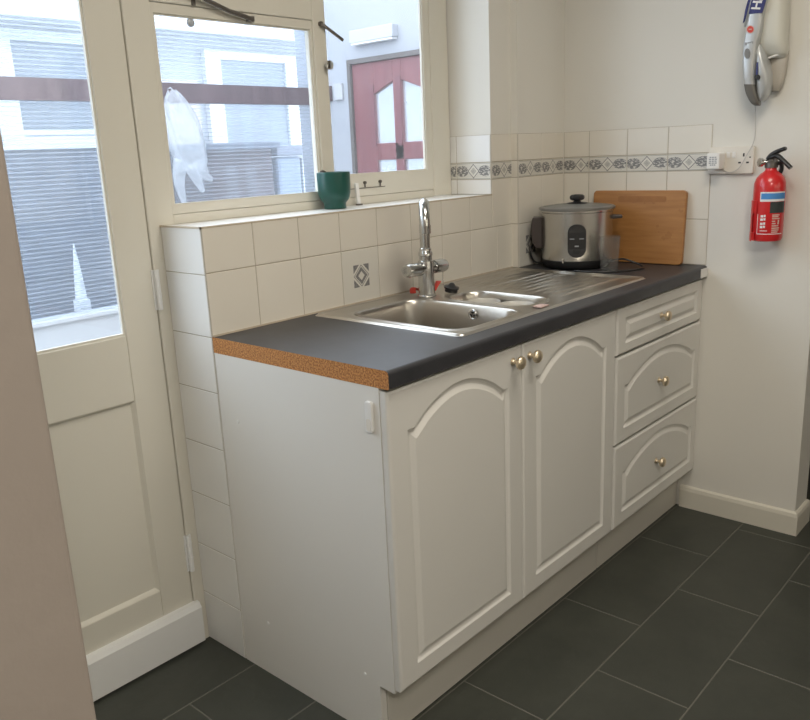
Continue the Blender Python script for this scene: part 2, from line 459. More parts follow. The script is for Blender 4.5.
# --- left side: nib wall close to the camera, and the far side walls of both rooms
nb = bmesh.new()
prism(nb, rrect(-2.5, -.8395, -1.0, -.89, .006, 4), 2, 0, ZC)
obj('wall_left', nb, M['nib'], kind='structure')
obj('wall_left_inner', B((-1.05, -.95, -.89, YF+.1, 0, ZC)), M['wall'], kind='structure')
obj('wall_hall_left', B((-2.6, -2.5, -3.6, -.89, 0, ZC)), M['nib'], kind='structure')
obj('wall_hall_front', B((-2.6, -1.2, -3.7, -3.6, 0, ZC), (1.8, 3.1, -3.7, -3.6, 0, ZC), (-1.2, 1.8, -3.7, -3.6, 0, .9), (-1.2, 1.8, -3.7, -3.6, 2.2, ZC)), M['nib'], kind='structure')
obj('wall_hall_right', B((3.0, 3.1, -3.6, .3, 0, ZC)), M['nib'], kind='structure')
obj('wall_alcove_back', B((L+.125, 3.0, -.55, -.45, 0, ZC)), mat('alcove_shade', (.03, .026, .022), .5), kind='structure')  # near-black colour stands in for the unlit space beyond the end wall
obj('ceiling', B((-2.6, 3.1, -3.7, .30, ZC, ZC+.1)), M['ceil'], kind='structure')
# --- floor: individual slate-look tiles in a half bond on a grout bed
fl = bmesh.new()
box(fl, -2.6, 3.1, -3.7, .17, -.06, -.0009, 1)
ph, pw = .2425, .497
j = -1
for j in range(-1, 16):
    y1 = -.0385 - ph*j + .0; y0 = y1 - ph
    off = .788 if j % 2 == 0 else 1.0365
    k0 = math.floor((-2.6-off)/pw)
    for k in range(k0, k0+14):
        x0, x1 = off+pw*k, off+pw*(k+1)
        X0, X1, Y0, Y1 = max(x0, -2.55), min(x1, 3.05), max(y0, -3.65), min(y1, .172)
        if X1-X0 < .01 or Y1-Y0 < .01: continue
        g = .0036
        lo = [(X0+g*.5, Y0+g*.5), (X1-g*.5, Y0+g*.5), (X1-g*.5, Y1-g*.5), (X0+g*.5, Y1-g*.5)]
        e = .0012
        hi = [(X0+g*.5+e, Y0+g*.5+e), (X1-g*.5-e, Y0+g*.5+e), (X1-g*.5-e, Y1-g*.5-e), (X0+g*.5+e, Y1-g*.5-e)]
        a = [fl.verts.new((*p, -.0009)) for p in lo]; b = [fl.verts.new((*p, 0)) for p in hi]
        fl.faces.new(b)
        for i in range(4): fl.faces.new((a[i], a[(i+1) % 4], b[(i+1) % 4], b[i]))
obj('floor', fl, [M['floor'], M['fgrout']], kind='structure')

w2 = thing('added_window', 'unseen white framed window added behind the camera for soft fill light', None, (.3, -3.65, .9), kind='structure')  # unseen opening, added to bring soft light onto the cabinet fronts
obj('window_frame', B((-1.2, -1.14, -3.69, -3.62, .9, 2.2), (1.74, 1.8, -3.69, -3.62, .9, 2.2), (.27, .33, -3.69, -3.62, .9, 2.2), (-1.14, 1.74, -3.69, -3.62, .9, .96), (-1.14, 1.74, -3.69, -3.62, 2.14, 2.2)), M['white_frame'], w2)
obj('glass_pane', B((-1.15, 1.75, -3.66, -3.655, .95, 2.15)), M['glass'], w2)
obj('added_blind', B((-1.16, 1.76, -3.612, -3.611, .92, 2.18)), clear_mat('warm_fill_cloth', (.80, .72, .60), haze=.5, haze_col=(.74, .66, .55), rough=.5), w2)  # added to soften and warm the incoming fill light

# ------------------------------------------------------------------ door and window joinery (one plane)
JB = YF + .045                # back of leaf
def frame_boxes(x0, x1, z0, z1, w, y0, y1, wt=None, wb=None):
    wt = w if wt is None else wt; wb = w if wb is None else wb
    return [(x0, x0+w, y0, y1, z0, z1), (x1-w, x1, y0, y1, z0, z1), (x0+w, x1-w, y0, y1, z1-wt, z1), (x0+w, x1-w, y0, y1, z0, z0+wb)]
ZH = 2.15
obj('trim_1', B((-.034, .040, YF-.004, YF+.09, 0, 2.25), (-.95, -.90, YF-.004, YF+.09, 0, 2.25), (-.90, -.034, YF-.004, YF+.09, ZH, 2.25), (-.044, -.034, JB, YF+.09, 0, 2.2), (-.95, .02, YF-.006, .32, -.09, .005)), M['joinery'], kind='structure', bevel=.003)
d1 = thing('door_1', 'cream glazed back door left of the sink units', None, (-.04, YF, 0), kind='structure')
DX0, DX1 = -.897, -.0355
gx0, gx1, gz0, gz1 = -.79, -.129, .908, 2.03
leaf = bmesh.new()
YR = YF+.0175                # outside rebate starts just behind the glass
for b in ((DX0, gx0, YF, YR, .006, ZH-.004), (gx1, DX1, YF, YR, .006, ZH-.004), (gx0, gx1, YF, YR, gz1, ZH-.004), (gx0, gx1, YF, YR, .738, gz0), (gx0, gx1, YF, YR, .006, .205),
          (DX0, gx0-.03, YR, JB, .006, ZH-.004), (gx1+.045, DX1, YR, JB, .006, ZH-.004), (gx0-.03, gx1+.045, YR, JB, gz1+.02, ZH-.004), (gx0-.03, gx1+.045, YR, JB, .006, gz0-.012)): box(leaf, *b)
obj('leaf_frame', leaf, M['joinery'], d1, bevel=.003)
pn = bmesh.new()
# sunken lower panel with bevelled edge
q = [(gx0, .205), (gx1, .205), (gx1, .738), (gx0, .738)]
o1 = [(a, YF+.001, b) for a, b in q]; o2 = [(a, YF+.011, b) for a, b in offset(q, .008)]
v1 = [pn.verts.new(p) for p in o1]; v2 = [pn.verts.new(p) for p in o2]
for i in range(4): pn.faces.new((v1[i], v1[(i+1) % 4], v2[(i+1) % 4], v2[i]))
pn.faces.new(v2)
v3 = [pn.verts.new((a, YR-.001, b)) for a, b in q]; pn.faces.new(v3)
for i in range(4): pn.faces.new((v1[i], v3[i], v3[(i+1) % 4], v1[(i+1) % 4]))
obj('lower_panel', pn, M['joinery'], d1)
obj('glass_pane', B((gx0-.004, gx1+.004, YF+.013, YF+.017, gz0-.004, gz1+.004)), M['glass'], d1)
gb = bmesh.new()
for b in frame_boxes(gx0-.001, gx1+.001, gz0-.001, gz1+.001, .006, YF+.004, YF+.013): box(gb, *b)
obj('glazing_bead', gb, M['joinery'], d1)
kb = bmesh.new()
prism(kb, [(YF+.001, .008), (YF-.022, .008), (YF-.022, .112), (YF-.014, .126), (YF+.001, .128)], 0, -.88, -.024)
obj('kick_board', kb, M['white_frame'], d1, label='thick white kick board along the door bottom')
for z0, z1 in ((.957, 1.058), (.223, .330)):
    h = bmesh.new()
    tube(h, [(-.032, YF-.009, z0), (-.032, YF-.009, z1)], .0062, 12)
    for k in (1, 2, 3, 4):
        zz = z0 + (z1-z0)*k/5
        tube(h, [(-.032, YF-.009, zz-.001), (-.032, YF-.009, zz+.001)], .0074, 12)
    box(h, -.042, -.036, YF-.003, YF+.001, z0, z1); box(h, -.030, -.022, YF-.006, YF+.001, z0, z1)
    obj('hinge', h, M['white_frame'], d1, smooth=False)

w1 = thing('window_1', 'cream wooden window above the tiled sill', None, (.6, YF, ZS), kind='structure')
fb = [(1.078, 1.172, YF-.004, YF+.03, ZS, 2.25), (.558, .606, YF-.006, YF+.018, ZS+.02, 2.25), (.583, .602, YF+.018, YF+.06, ZS+.02, 2.25),
      (.040, 1.078, YF-.002, YF+.08, ZS-.002, ZS+.024), (.040, .558, YF-.006, YF+.08, 1.690, 1.742), (.040, 1.078, YF, YF+.08, 2.2, 2.25)]
obj('window_frame', B(*fb), M['joinery'], w1, bevel=.003)
def sash(name, x0, x1, z0, z1, gx0, gx1, gz0, gz1, y0=YF-.001, y1=YF+.03):
    yr = y0+.0155; e1 = min(.035, (x1-gx1)*.9); e0 = min(.02, (gx0-x0)*.7)
    s = obj(name, B((x0, gx0, y0, yr, z0, z1), (gx1, x1, y0, yr, z0, z1), (gx0, gx1, y0, yr, z0, gz0), (gx0, gx1, y0, yr, gz1, z1),
                    (x0, gx0-e0, yr, y1, z0, z1), (gx1+e1, x1, yr, y1, z0, z1), (gx0-e0, gx1+e1, yr, y1, z0, gz0-.01), (gx0-e0, gx1+e1, yr, y1, gz1+.01, z1)), M['joinery'], w1)
    bm = B(*frame_boxes(gx0-.0005, gx1+.0005, gz0-.0005, gz1+.0005, .0045, y0+.004, y0+.011))
    obj('glazing_bead', bm, M['joinery'], s)
    obj('glass_pane', B((gx0-.004, gx1+.004, y0+.011, y0+.015, gz0-.004, gz1+.004)), M['glass'], s)
    return s
sash('left_sash', .0405, .5575, ZS+.025, 1.689, .0485, .551, 1.211, 1.666)
sash('right_sash', .6065, 1.0775, ZS+.025, 2.19, .610, 1.046, 1.255, 2.13)
# fanlight, hinged at the top and pushed a little outward
fan = bmesh.new()
for b in frame_boxes(.056, .554, -.44, -.004, .055, .0, .042): box(fan, *b)
bmesh.ops.rotate(fan, verts=fan.verts, cent=(0, 0, 0), matrix=Matrix.Rotation(math.radians(5), 3, 'X'))
bmesh.ops.translate(fan, verts=fan.verts, vec=(0, YF+.008, 2.195))
fan = obj('fanlight_sash', fan, M['joinery'], w1, bevel=.003)
fg = bmesh.new(); box(fg, .108, .502, .02, .024, -.39, -.055)
bmesh.ops.rotate(fg, verts=fg.verts, cent=(0, 0, 0), matrix=Matrix.Rotation(math.radians(5), 3, 'X'))
bmesh.ops.translate(fg, verts=fg.verts, vec=(0, YF+.008, 2.195))
obj('glass_pane', fg, M['glass'], fan)
# stays and catches
def bar(bm, p, q, w, t, up):
    tube(bm, [p, q], w, 4, 0, t/w, up)
s = bmesh.new(); y = YF-.016
pts = [(.120, y-.02, 1.728), (.185, y-.006, 1.706), (.264, y, 1.685), (.311, y, 1.677), (.338, y, 1.671)]
tube(s, pts, .0062, 8, 0, .5, (0, 1, 0)); box(s, .326, .342, y, YF+.001, 1.668, 1.680)
obj('fanlight_stay', s, M['stay'], w1, label='dark metal peg stay of the fanlight')
s = bmesh.new(); tube(s, [(.585, YF-.012, 1.682), (.600, YF-.018, 1.672), (.655, YF-.026, 1.641)], .0055, 8, 0, .5, (0, 1, 0)); tube(s, [(.585, YF-.014, 1.682), (.585, YF-.005, 1.682)], .007, 10)
obj('mullion_stay', s, M['stay'], w1, label='dark metal arm sticking out from the mullion')
s = bmesh.new(); lathe(s, [(.0105, 0), (.0105, .004), (.006, .006)], (.158, YF+.010, 1.653), 20, mtx=Matrix.Rotation(PI/2, 3, 'X'))
obj('round_catch', s, mat('grey_sucker', (.42, .45, .50), .4), w1, smooth=True, auto=40)
obj('sash_strip', B((.156, .166, YF-.010, YF-.006, 1.69, 1.742)), M['stay'], w1)
s = bmesh.new(); lathe(s, [(.005, 0), (.005, .014), (.013, .016), (.013, .022), (.006, .024)], (.597, YF-.004, 1.570), 20, mtx=Matrix.Rotation(PI/2, 3, 'X'))
obj('mullion_knob', s, M['chrome'], w1, smooth=True, auto=40)
s = bmesh.new(); box(s, .618, .650, YF-.010, YF, 1.214, 1.232); box(s, .66, .83, YF-.003, YF, 1.2125, 1.2145)
for xx in (.735, .805): tube(s, [(xx, YF-.005, 1.216), (xx, YF-.005, 1.230)], .0022, 8); tube(s, [(xx, YF-.009, 1.230), (xx, YF, 1.230)], .0045, 8)
obj('casement_stay', s, M['stay'], w1, label='dark stay pegs on the bottom rail')

# ------------------------------------------------------------------ sink cabinet and drawer cabinet
def arch_outline(x0, x1, z0, z1, rise, ear):
    """ccw outline (x right, z up) with an arched top: flat ears at the corners, then a low curve"""
    pts = [(x0, z0), (x1, z0)]
    zs = z1 - rise
    pts.append((x1, zs)); pts.append((x1-ear*.55, zs-.001))
    a, b = x0+ear, x1-ear; n = 20
    for k in range(n+1):
        t = k/n; x = b + (a-b)*t
        pts.append((x, zs + .012*(1 if True else 0) + (rise-.012)*math.sin(PI*t)**.85))
    pts.append((x0+ear*.55, zs-.001)); pts.append((x0, zs))
    return pts

def routed_front(x0, x1, z0, z1, outline, y=F, t=.019):
    bm = bmesh.new()
    def ring(poly, yy): return [bm.verts.new((p[0], yy, p[1])) for p in poly]
    rect = lambda e: [(x0+e, z0+e), (x1-e, z0+e), (x1-e, z1-e), (x0+e, z1-e)]
    r0 = ring(rect(0), y+t); r1 = ring(rect(0), y+.006); r2 = ring(rect(.0015), y+.0025); r3 = ring(rect(.006), y)
    bm.faces.new(r0)
    for a, b in ((r0, r1), (r1, r2), (r2, r3)):
        for i in range(4): bm.faces.new((a[i], a[(i+1) % 4], b[(i+1) % 4], b[i]))
    o = [ring(outline, y), ring(offset(outline, .0045), y+.0045), ring(offset(outline, .009), y+.0065), ring(offset(outline, .0125), y+.0062), ring(offset(outline, .023), y+.0008), ring(offset(outline, .025), y)]
    n = len(outline)
    for a, b in zip(o[:-1], o[1:]):
        for i in range(n): bm.faces.new((a[i], a[(i+1) % n], b[(i+1) % n], b[i]))
    def edges(r): return [bm.edges.get((r[i], r[(i+1) % len(r)])) for i in range(len(r))]
    bmesh.ops.triangle_fill(bm, edges=edges(r3)+edges(o[0]), use_beauty=True, normal=(0, -1, 0))
    bmesh.ops.triangle_fill(bm, edges=edges(o[-1]), use_beauty=True, normal=(0, -1, 0))
    return bm

def knob(x, z, parent):
    k = bmesh.new(); R = Matrix.Rotation(PI/2, 3, 'X')
    lathe(k, [(.0095, 0), (.0095, .002), (.0055, .004), (.005, .012), (.0085, .0155), (.0145, .0185), (.0165, .0225), (.016, .0265), (.0135, .030), (.008, .032), (.001, .0325)], (x, F, z), 28, mtx=R)
    return obj('knob', k, M['knob_face'], parent, smooth=True, auto=60)

cab = thing('sink_cabinet', 'white double-door base unit under the sink, nearest the glazed door', 'cabinet', (.49, -.28, 0))
c = bmesh.new()
# left end panel, notched for the plinth
prism(c, [(-.003, 0), (-.003, ZW-TH), (F+.020, ZW-TH), (F+.020, .148), (-.512, .148), (-.512, 0)], 0, .0005, .0185)
obj('end_panel', c, M['carcass'], cab, label='plain bluish-white end panel facing the door')
obj('carcass', B((.966, .982, F+.021, -.004, .148, ZW-TH-.001), (.0185, .966, F+.021, -.004, .148, .164), (.0185, .966, -.016, -.004, .164, .72), (.0185, .966, F+.021, F+.037, .80, ZW-TH-.001)), M['carcass'], cab)
obj('plinth', B((.020, .995, -.516, -.50, .002, .146)), M['plinth'], cab)
for x0, x1, kx, px in ((.002, .4865, .447, 0), (.490, .973, .520, 1)):
    oc = arch_outline(x0+.058, x1-.056, .158+.045, .158+.045+.617, .062, .040)
    d = obj('door', routed_front(x0, x1, .158, .853, oc), M['door_white'], cab, smooth=True, auto=7)
    knob(kx, .818, d)
k = bmesh.new(); prism(k, rrect(-.5415, -.522, .762, .829, .006, 4), 0, -.008, .0005)
lt_ = obj('child_lock', k, M['white_plastic'], cab, bevel=.002, label='white plastic catch near the worktop edge')
k = bmesh.new(); prism(k, rrect(-.5375, -.526, .766, .792, .003, 3), 0, -.0088, -.008)
obj('catch_slot', k, M['cream_plastic'], lt_)
for yy, zz in ((-.072, .694), (-.115, .154), (-.466, .160)):
    k = bmesh.new(); lathe(k, [(.0045, 0), (.0045, .0012), (.002, .0022)], (.0005, yy, zz), 14, mtx=Matrix.Rotation(-PI/2, 3, 'Y'))
    obj('screw_cap', k, M['white_plastic'], cab, smooth=True, auto=40)

dc = thing('drawer_cabinet', 'white three-drawer base unit at the end wall', 'cabinet', (1.285, -.28, 0))
obj('carcass', B((.9835, .998, F+.021, -.032, .148, ZW-TH-.001), (1.588, 1.6035, F+.021, -.032, .148, ZW-TH-.001), (.998, 1.588, F+.021, -.032, .148, .164), (.998, 1.588, -.048, -.032, .164, ZW-TH-.001)), M['carcass'], dc)
obj('plinth', B((.999, L-.002, -.516, -.50, .002, .146)), M['plinth'], dc)
DXA, DXB = .984, 1.597
specs = [(.713, .853, None), (.4345, .7065, 1), (.158, .428, 1)]
for z0, z1, a in specs:
    if a is None: oc = [(DXA+.050, z0+.030), (DXB-.040, z0+.030), (DXB-.040, z1-.032), (DXA+.050, z1-.032)]
    else: oc = arch_outline(DXA+.052, DXB-.040, z0+.042, z1-.030, .062, .045)
    if a is None: oc = oc  # rrect is ccw already
    d = obj('drawer', routed_front(DXA, DXB, z0, z1, oc), M['door_white'], dc, smooth=True, auto=7)
    knob(1.273, (z0+z1)/2 + .002, d)

# ------------------------------------------------------------------ worktop with the cut-out for the sink
SX0, SX1, SY0, SY1 = .310, 1.268, -.530, -.022
wt = bmesh.new()
zb, zt = ZW-TH, ZW
r = .009
front = [(-.495, zb), (-DP+.003, zb), (-DP, zb+.003), (-DP, zt-r)] + [(-DP+r-r*math.cos(math.radians(a)), zt-r+r*math.sin(math.radians(a))) for a in (20, 40, 60, 80, 90)] + [(-.495, zt)]
prism(wt, front, 0, 0, L-.001)
for b in ((0, .33, -.495, -.0005, zb, zt), (1.23, L-.001, -.495, YB-.001, zb, zt), (.33, 1.23, -.06, -.0005, zb, zt), (1.23, XB-.001, YB-.001, -.0005, zb, zt)): box(wt, *b)
wt.faces.ensure_lookup_table(); wt.normal_update()
for f in wt.faces:
    if abs(f.normal.x) > .9 and abs(f.calc_center_median().x) < .002: f.material_index = 1
wto = thing('worktop', 'dark slate-look laminate worktop with raw chipboard end', 'worktop', (0, -.3, zb))
obj('board', wt, [M['worktop'], M['chipboard']], wto)
obj('end_cap', B((L-.055, L-.001, -DP-.0025, -DP+.012, zb+.003, zt-.006)), M['white_plastic'], wto, label='white end cap at the far front corner')
obj('sealant_bead', B((.002, XB-.002, -.006, -.002, zt-.001, zt+.004)), M['filler'], wto)

# ------------------------------------------------------------------ inset sink (height field)
def sd_rr(x, y, x0, x1, y0, y1, r):
    cx, cy, hx, hy = (x0+x1)/2, (y0+y1)/2, (x1-x0)/2-r, (y1-y0)/2-r
    dx, dy = abs(x-cx)-hx, abs(y-cy)-hy
    return math.hypot(max(dx, 0), max(dy, 0)) + min(max(dx, dy), 0) - r
def sstep(a, b, x):
    t = min(1, max(0, (x-a)/(b-a))); return t*t*(3-2*t)
B1 = (.350, .622, -.494, -.112, .055); B2 = (.664, .818, -.462, -.182, .06); DR = (.845, 1.245, -.495, -.060, .02)
def sink_z(x, y):
    d = sd_rr(x, y, SX0, SX1, SY0, SY1, .022)
    z = ZW + .0005 + .0055*sstep(0, -.007, d) - .0025*sstep(-.008, -.016, d)
    d1 = sd_rr(x, y, *B1)
    z += .0022*(sstep(.020, .007, d1)) - .004*sstep(.004, -.004, d1) - .150*sstep(-.001, -.020, d1)
    d2 = sd_rr(x, y, *B2)
    z += .0022*(sstep(.018, .006, d2)) - .004*sstep(.004, -.004, d2) - .105*sstep(-.001, -.020, d2)
    d3 = sd_rr(x, y, *DR)
    if d3 < .02:
        z -= .0035*sstep(.004, -.008, d3)
        if d3 < -.012 and y > -.485:
            w = sstep(-.012, -.03, d3)*sstep(.86, .92, x)
            ph_ = ((-y-.06) % .034)/.034
            z += w*.0045*(math.exp(-((ph_-.5)/.12)**2))
    return z
def axis(a, b, fine, step, hot):
    """sorted coordinates, fine near the hot values"""
    out = []; x = a
    while x < b:
        out.append(x)
        near = min(abs(x-h) for h in hot)
        x += fine if near < .03 else step
    out.append(b); return out
xs = axis(SX0, SX1, .002, .006, (SX0, SX1, B1[0], B1[1], B2[0], B2[1], .375, .555, .72, .76))
ys = axis(SY0, SY1, .002, .004, (SY0, SY1, B1[2], B1[3], B2[2], B2[3]))
sb = bmesh.new()
grid = [[sb.verts.new((x, y, sink_z(x, y))) for y in ys] for x in xs]
for i in range(len(xs)-1):
    for k in range(len(ys)-1):
        cx, cy = (xs[i]+xs[i+1])/2, (ys[k]+ys[k+1])/2
        if sd_rr(cx, cy, SX0, SX1, SY0, SY1, .022) > .0015: continue
        sb.faces.new((grid[i][k], grid[i+1][k], grid[i+1][k+1], grid[i][k+1]))
bmesh.ops.delete(sb, geom=[v for v in sb.verts if not v.link_faces], context='VERTS')
sk_ = thing('sink', 'stainless steel one-and-a-half bowl sink with ribbed drainer', 'sink', ((SX0+SX1)/2, (SY0+SY1)/2, ZW))
obj('basin', sb, M['sink_steel'], sk_, smooth=True)
def disc(bm, c, r, h, seg=24, mtx=None):
    lathe(bm, [(r*.96, 0), (r, h*.4), (r*.97, h)], c, seg, mtx=mtx)
o_ = bmesh.new(); Ry = Matrix.Rotation(-PI/2, 3, 'Y')
lathe(o_, [(.0155, 0), (.0155, .003), (.012, .0045), (.010, .003), (.0095, .0035)], (.6155, -.335, .880), 28, mtx=Ry)
ov = obj('overflow', o_, M['chrome'], sk_, smooth=True, auto=40)
o_ = bmesh.new()
for a in (90, 210, 330):
    a0 = math.radians(a)
    poly = [(.008*math.cos(a0+t), .008*math.sin(a0+t)) for t in (-.75, -.4, 0, .4, .75)] + [(.002*math.cos(a0), .002*math.sin(a0))]
    prism(o_, [(-.335+p[0], .880+p[1]) for p in poly], 0, .6110, .6120)
obj('overflow_slots', o_, M['dark'], ov)
for cx, cy, cz in (((B1[0]+B1[1])/2, (B1[2]+B1[3])/2, .7490), ((B2[0]+B2[1])/2, (B2[2]+B2[3])/2, .794)):
    o_ = bmesh.new(); lathe(o_, [(.036, 0), (.036, .002), (.028, .003), (.024, .001), (.002, .001)], (cx, cy, cz), 32)
    obj('waste', o_, M['chrome'], sk_, smooth=True, auto=40)
# soap-coloured dishes sitting in the half bowl, and a worn pad on the rim
t = obj('scouring_pad', B((.672, .712, -.515, -.488, ZW+.004, ZW+.009)), mat('pinkish_pad', (.50, .36, .32), .9, bump=.5, bscale=300), label='small pinkish scouring pad on the sink rim below the half bowl', cat='scouring pad', loc=(.692, -.50, ZW+.004), bevel=.002)
for i, (cx, cy, rr) in enumerate(((.745, -.272, .050), (.748, -.384, .054))):
    dsh = bmesh.new()
    lathe(dsh, [(rr*.6, 0), (rr*.62, .0), (rr*.9, .05), (rr, .0885), (rr*1.04, .091), (rr, .093), (rr*.94, .0885), (rr*.90, .075), (rr*.86, .074), (.001, .074)], (cx, cy, .797), 36)
    obj('dish', dsh, mat('grey_plastic_dish' + str(i), (.50, .48, .44), .35), smooth=True, auto=50, loc=(cx, cy, .797),
        label=('pale grey round dish in the half bowl, nearer the tap', 'pale grey round dish in the half bowl, nearer the cabinet fronts')[i], cat='dish')

# ------------------------------------------------------------------ tap, plug on its chain, red strap
TX, TY, TZ = .674, -.121, ZW+.0045
tap = thing('mixer_tap', 'chrome swan-neck mixer tap with two side levers behind the sink', 'tap', (TX, TY, TZ))
b_ = bmesh.new(); lathe(b_, [(.0285, 0), (.0285, .004), (.0245, .007), (.0235, .05), (.0235, .098), (.0225, .104), (.0185, .107), (.0185, .118), (.0205, .120), (.0205, .128), (.0175, .132), (.0175, .140), (.014, .143)], (TX, TY, TZ), 40)
obj('tap_body', b_, M['chrome'], tap, smooth=True, auto=40)
ld = Vector((1, -.10, 0)).normalized()
for sgn, ln in ((-1, .080), (1, .078)):
    c0 = Vector((TX, TY, TZ+.083))
    p = [c0 + ld*sgn*d for d in (.010, .026, .0265, .031, .0315, ln-.010, ln-.002, ln)]
    tube_obj('lever', p, [.019, .019, .0165, .0165, .0225, .0225, .020, .013], M['chrome'], tap, seg=28, flat=.88)
sd = Vector((-.752, -.66, 0)).normalized()
pts = [Vector((TX, TY, TZ+.138)), Vector((TX, TY, TZ+.18)), Vector((TX, TY, TZ+.215))]
R_ = .050; top = TZ+.222
for k in range(0, 11):
    a = PI*k/10*.97
    pts.append(Vector((TX, TY, top)) + sd*(R_*(1-math.cos(a))) + Vector((0, 0, R_*math.sin(a))))
pts.append(pts[-1] + Vector((0, 0, -.015)) + sd*.001)
tube_obj('spout', pts, .0148, M['chrome'], tap, seg=24)
e = pts[-1]
b_ = bmesh.new(); lathe(b_, [(.0162, .004), (.0162, -.018), (.014, -.020), (.0105, -.0195), (.010, -.014)], e, 28); obj('aerator', b_, M['chrome'], tap, smooth=True, auto=40)
# plug and chain
plug = thing('sink_plug', 'black rubber sink plug on a bead chain beside the tap', 'plug', (.752, -.150, ZW+.004))
b_ = bmesh.new()
lathe(b_, [(.0195, 0), (.019, .008), (.0225, .010), (.0225, .015), (.012, .018), (.006, .026), (.003, .027)], (0, 0, 0), 28, mtx=Matrix.Rotation(math.radians(12), 3, 'X'))
bmesh.ops.translate(b_, verts=b_.verts, vec=(.752, -.150, ZW+.0085))
obj('plug_body', b_, M['black_plastic'], plug, smooth=True, auto=40)
b_ = bmesh.new()
cp = catmull([(.742, -.130, TZ+.075), (.748, -.122, TZ+.04), (.756, -.124, TZ+.010), (.750, -.138, TZ+.014), (.752, -.149, ZW+.034)], 9)
for p in cp: bmesh.ops.create_icosphere(b_, subdivisions=1, radius=.0016, matrix=Matrix.Translation(p))
obj('bead_chain', b_, M['chrome'], plug, smooth=True)
# red strap behind the tap
b_ = bmesh.new()
cp = catmull([(.652, -.086, ZW+.014), (.664, -.078, ZW+.026), (.700, -.076, ZW+.014), (.735, -.082, ZW+.014), (.756, -.094, ZW+.030), (.746, -.106, ZW+.034), (.728, -.104, ZW+.012)], 7)
tube(b_, cp, .009, 8, 0, .35, (0, 0, 1))
obj('red_strip', b_, M['red_plastic'], smooth=True, auto=60, label='small bright red strip poking out either side behind the tap base', cat='strip', loc=(.69, -.05, ZW+.004))

# ------------------------------------------------------------------ rice cooker
RC = Vector((1.420, -.190, ZW))
rc = thing('rice_cooker', 'steel rice cooker with glass lid in the worktop corner', 'rice cooker', RC)
b_ = bmesh.new(); lathe(b_, [(.112, .014), (.118, .018), (.1205, .030), (.1215, .10), (.1225, .165), (.123, .192), (.126, .1945), (.126, .200), (.110, .2005)], RC, 72)
body = obj('body', b_, M['steel'], rc, smooth=True, auto=40)
b_ = bmesh.new(); lathe(b_, [(.100, .0), (.106, .002), (.114, .008), (.1195, .020), (.1215, .031), (.119, .034), (.110, .030)], RC, 64); obj('base', b_, M['black_plastic'], rc, smooth=True, auto=45)
for a in range(4):
    pass
b_ = bmesh.new(); lathe(b_, [(.127, .2005), (.1305, .202), (.1305, .208), (.126, .211), (.118, .2115)], RC, 72, close_ends=False)
lid = obj('lid', b_, M['silver_dark'], rc, smooth=True, auto=40, label='glass lid in a dark steel rim')
b_ = bmesh.new(); lathe(b_, [(.1205, .2105), (.110, .213), (.085, .2165), (.05, .219), (.02, .220), (.001, .2203)], RC, 64, close_ends=False); obj('lid_glass', b_, M['lidglass'], lid, smooth=True)
b_ = bmesh.new(); lathe(b_, [(.036, .2185), (.036, .2215), (.030, .223), (.014, .225), (.012, .229), (.016, .231)], RC, 40)
rk = lathe(b_, [(.0165, .230), (.023, .233), (.0255, .239), (.0245, .245), (.019, .249), (.008, .2505)], RC, 40)
for ring in rk:
    for i, v in enumerate(ring):
        w = 1 + .05*math.cos(8*2*PI*i/40); v.co.x = RC.x+(v.co.x-RC.x)*w; v.co.y = RC.y+(v.co.y-RC.y)*w
obj('lid_knob', b_, M['black_plastic'], lid, smooth=True, auto=40)
cd = Vector((-.867, -.499, 0)); cs = Vector((.499, -.867, 0))     # towards the room, and sideways right
def on_cyl(ang, z, rad): 
    d = cd*math.cos(ang) + cs*math.sin(ang); return RC + d*rad + Vector((0, 0, z))
def cyl_patch(bm, outline, rad0, rad1, cfun, sub=1):
    """outline in (arc metres, z): raised plate wrapped on a cylinder"""
    A = [bm.verts.new(cfun(s/rad0, z, rad0)) for s, z in outline]; C = [bm.verts.new(cfun(s/rad1, z, rad1)) for s, z in outline]
    n = len(outline)
    for i in range(n): bm.faces.new((A[i], A[(i+1) % n], C[(i+1) % n], C[i]))
    es = [bm.edges.get((C[i], C[(i+1) % n])) for i in range(n)]
    bmesh.ops.triangle_fill(bm, edges=es, use_beauty=True)
b_ = bmesh.new(); cyl_patch(b_, rrect(-.031, .031, .046, .158, .028, 8), .117, .1262, on_cyl)
pnl = obj('control_panel', b_, M['black_plastic'], rc, label='black oval control panel')
for s0, s1, q0, q1 in ((-.024, -.008, .1075, .1105), (.008, .024, .1075, .1105), (-.007, .007, .082, .087)):
    b_ = bmesh.new(); cyl_patch(b_, rrect(s0, s1, q0, q1, .0012, 3), .126, .1268, on_cyl); obj('indicator_mark', b_, M['grey_mark'], pnl)
b_ = bmesh.new(); cyl_patch(b_, rrect(-.011, .011, .060, .076, .004, 4), .1255, .1295, on_cyl); obj('switch_lever', b_, M['dark'], pnl)
for sgn in (-1, 1):
    b_ = bmesh.new()
    def hp(dx, z, w): return RC + cs*sgn*dx + Vector((0, 0, z)) + cd*w
    prof = [(.119, .176), (.152, .176), (.156, .166), (.158, .130), (.154, .090), (.144, .070), (.119, .066)] if sgn < 0 else [(.119, .178), (.152, .176), (.155, .172), (.152, .166), (.119, .164)]
    A = [b_.verts.new(hp(dx, z, .024)) for dx, z in prof]; C = [b_.verts.new(hp(dx, z, -.024)) for dx, z in prof]; n = len(prof)
    for i in range(n): b_.faces.new((A[i], A[(i+1) % n], C[(i+1) % n], C[i]))
    b_.faces.new(A); b_.faces.new(C[::-1])
    obj('side_handle', b_, M['brown_black'], rc, bevel=.003)
cord = catmull([RC + cs*-.10 + cd*.03 + Vector((0, 0, .018)), (1.372, -.052, ZW+.012), (1.352, -.045, ZW+.035), (1.345, -.046, ZW+.065), (1.362, -.048, ZW+.078)], 8)
tube_obj('power_cord', cord, .0032, M['black_plastic'], rc, seg=8)
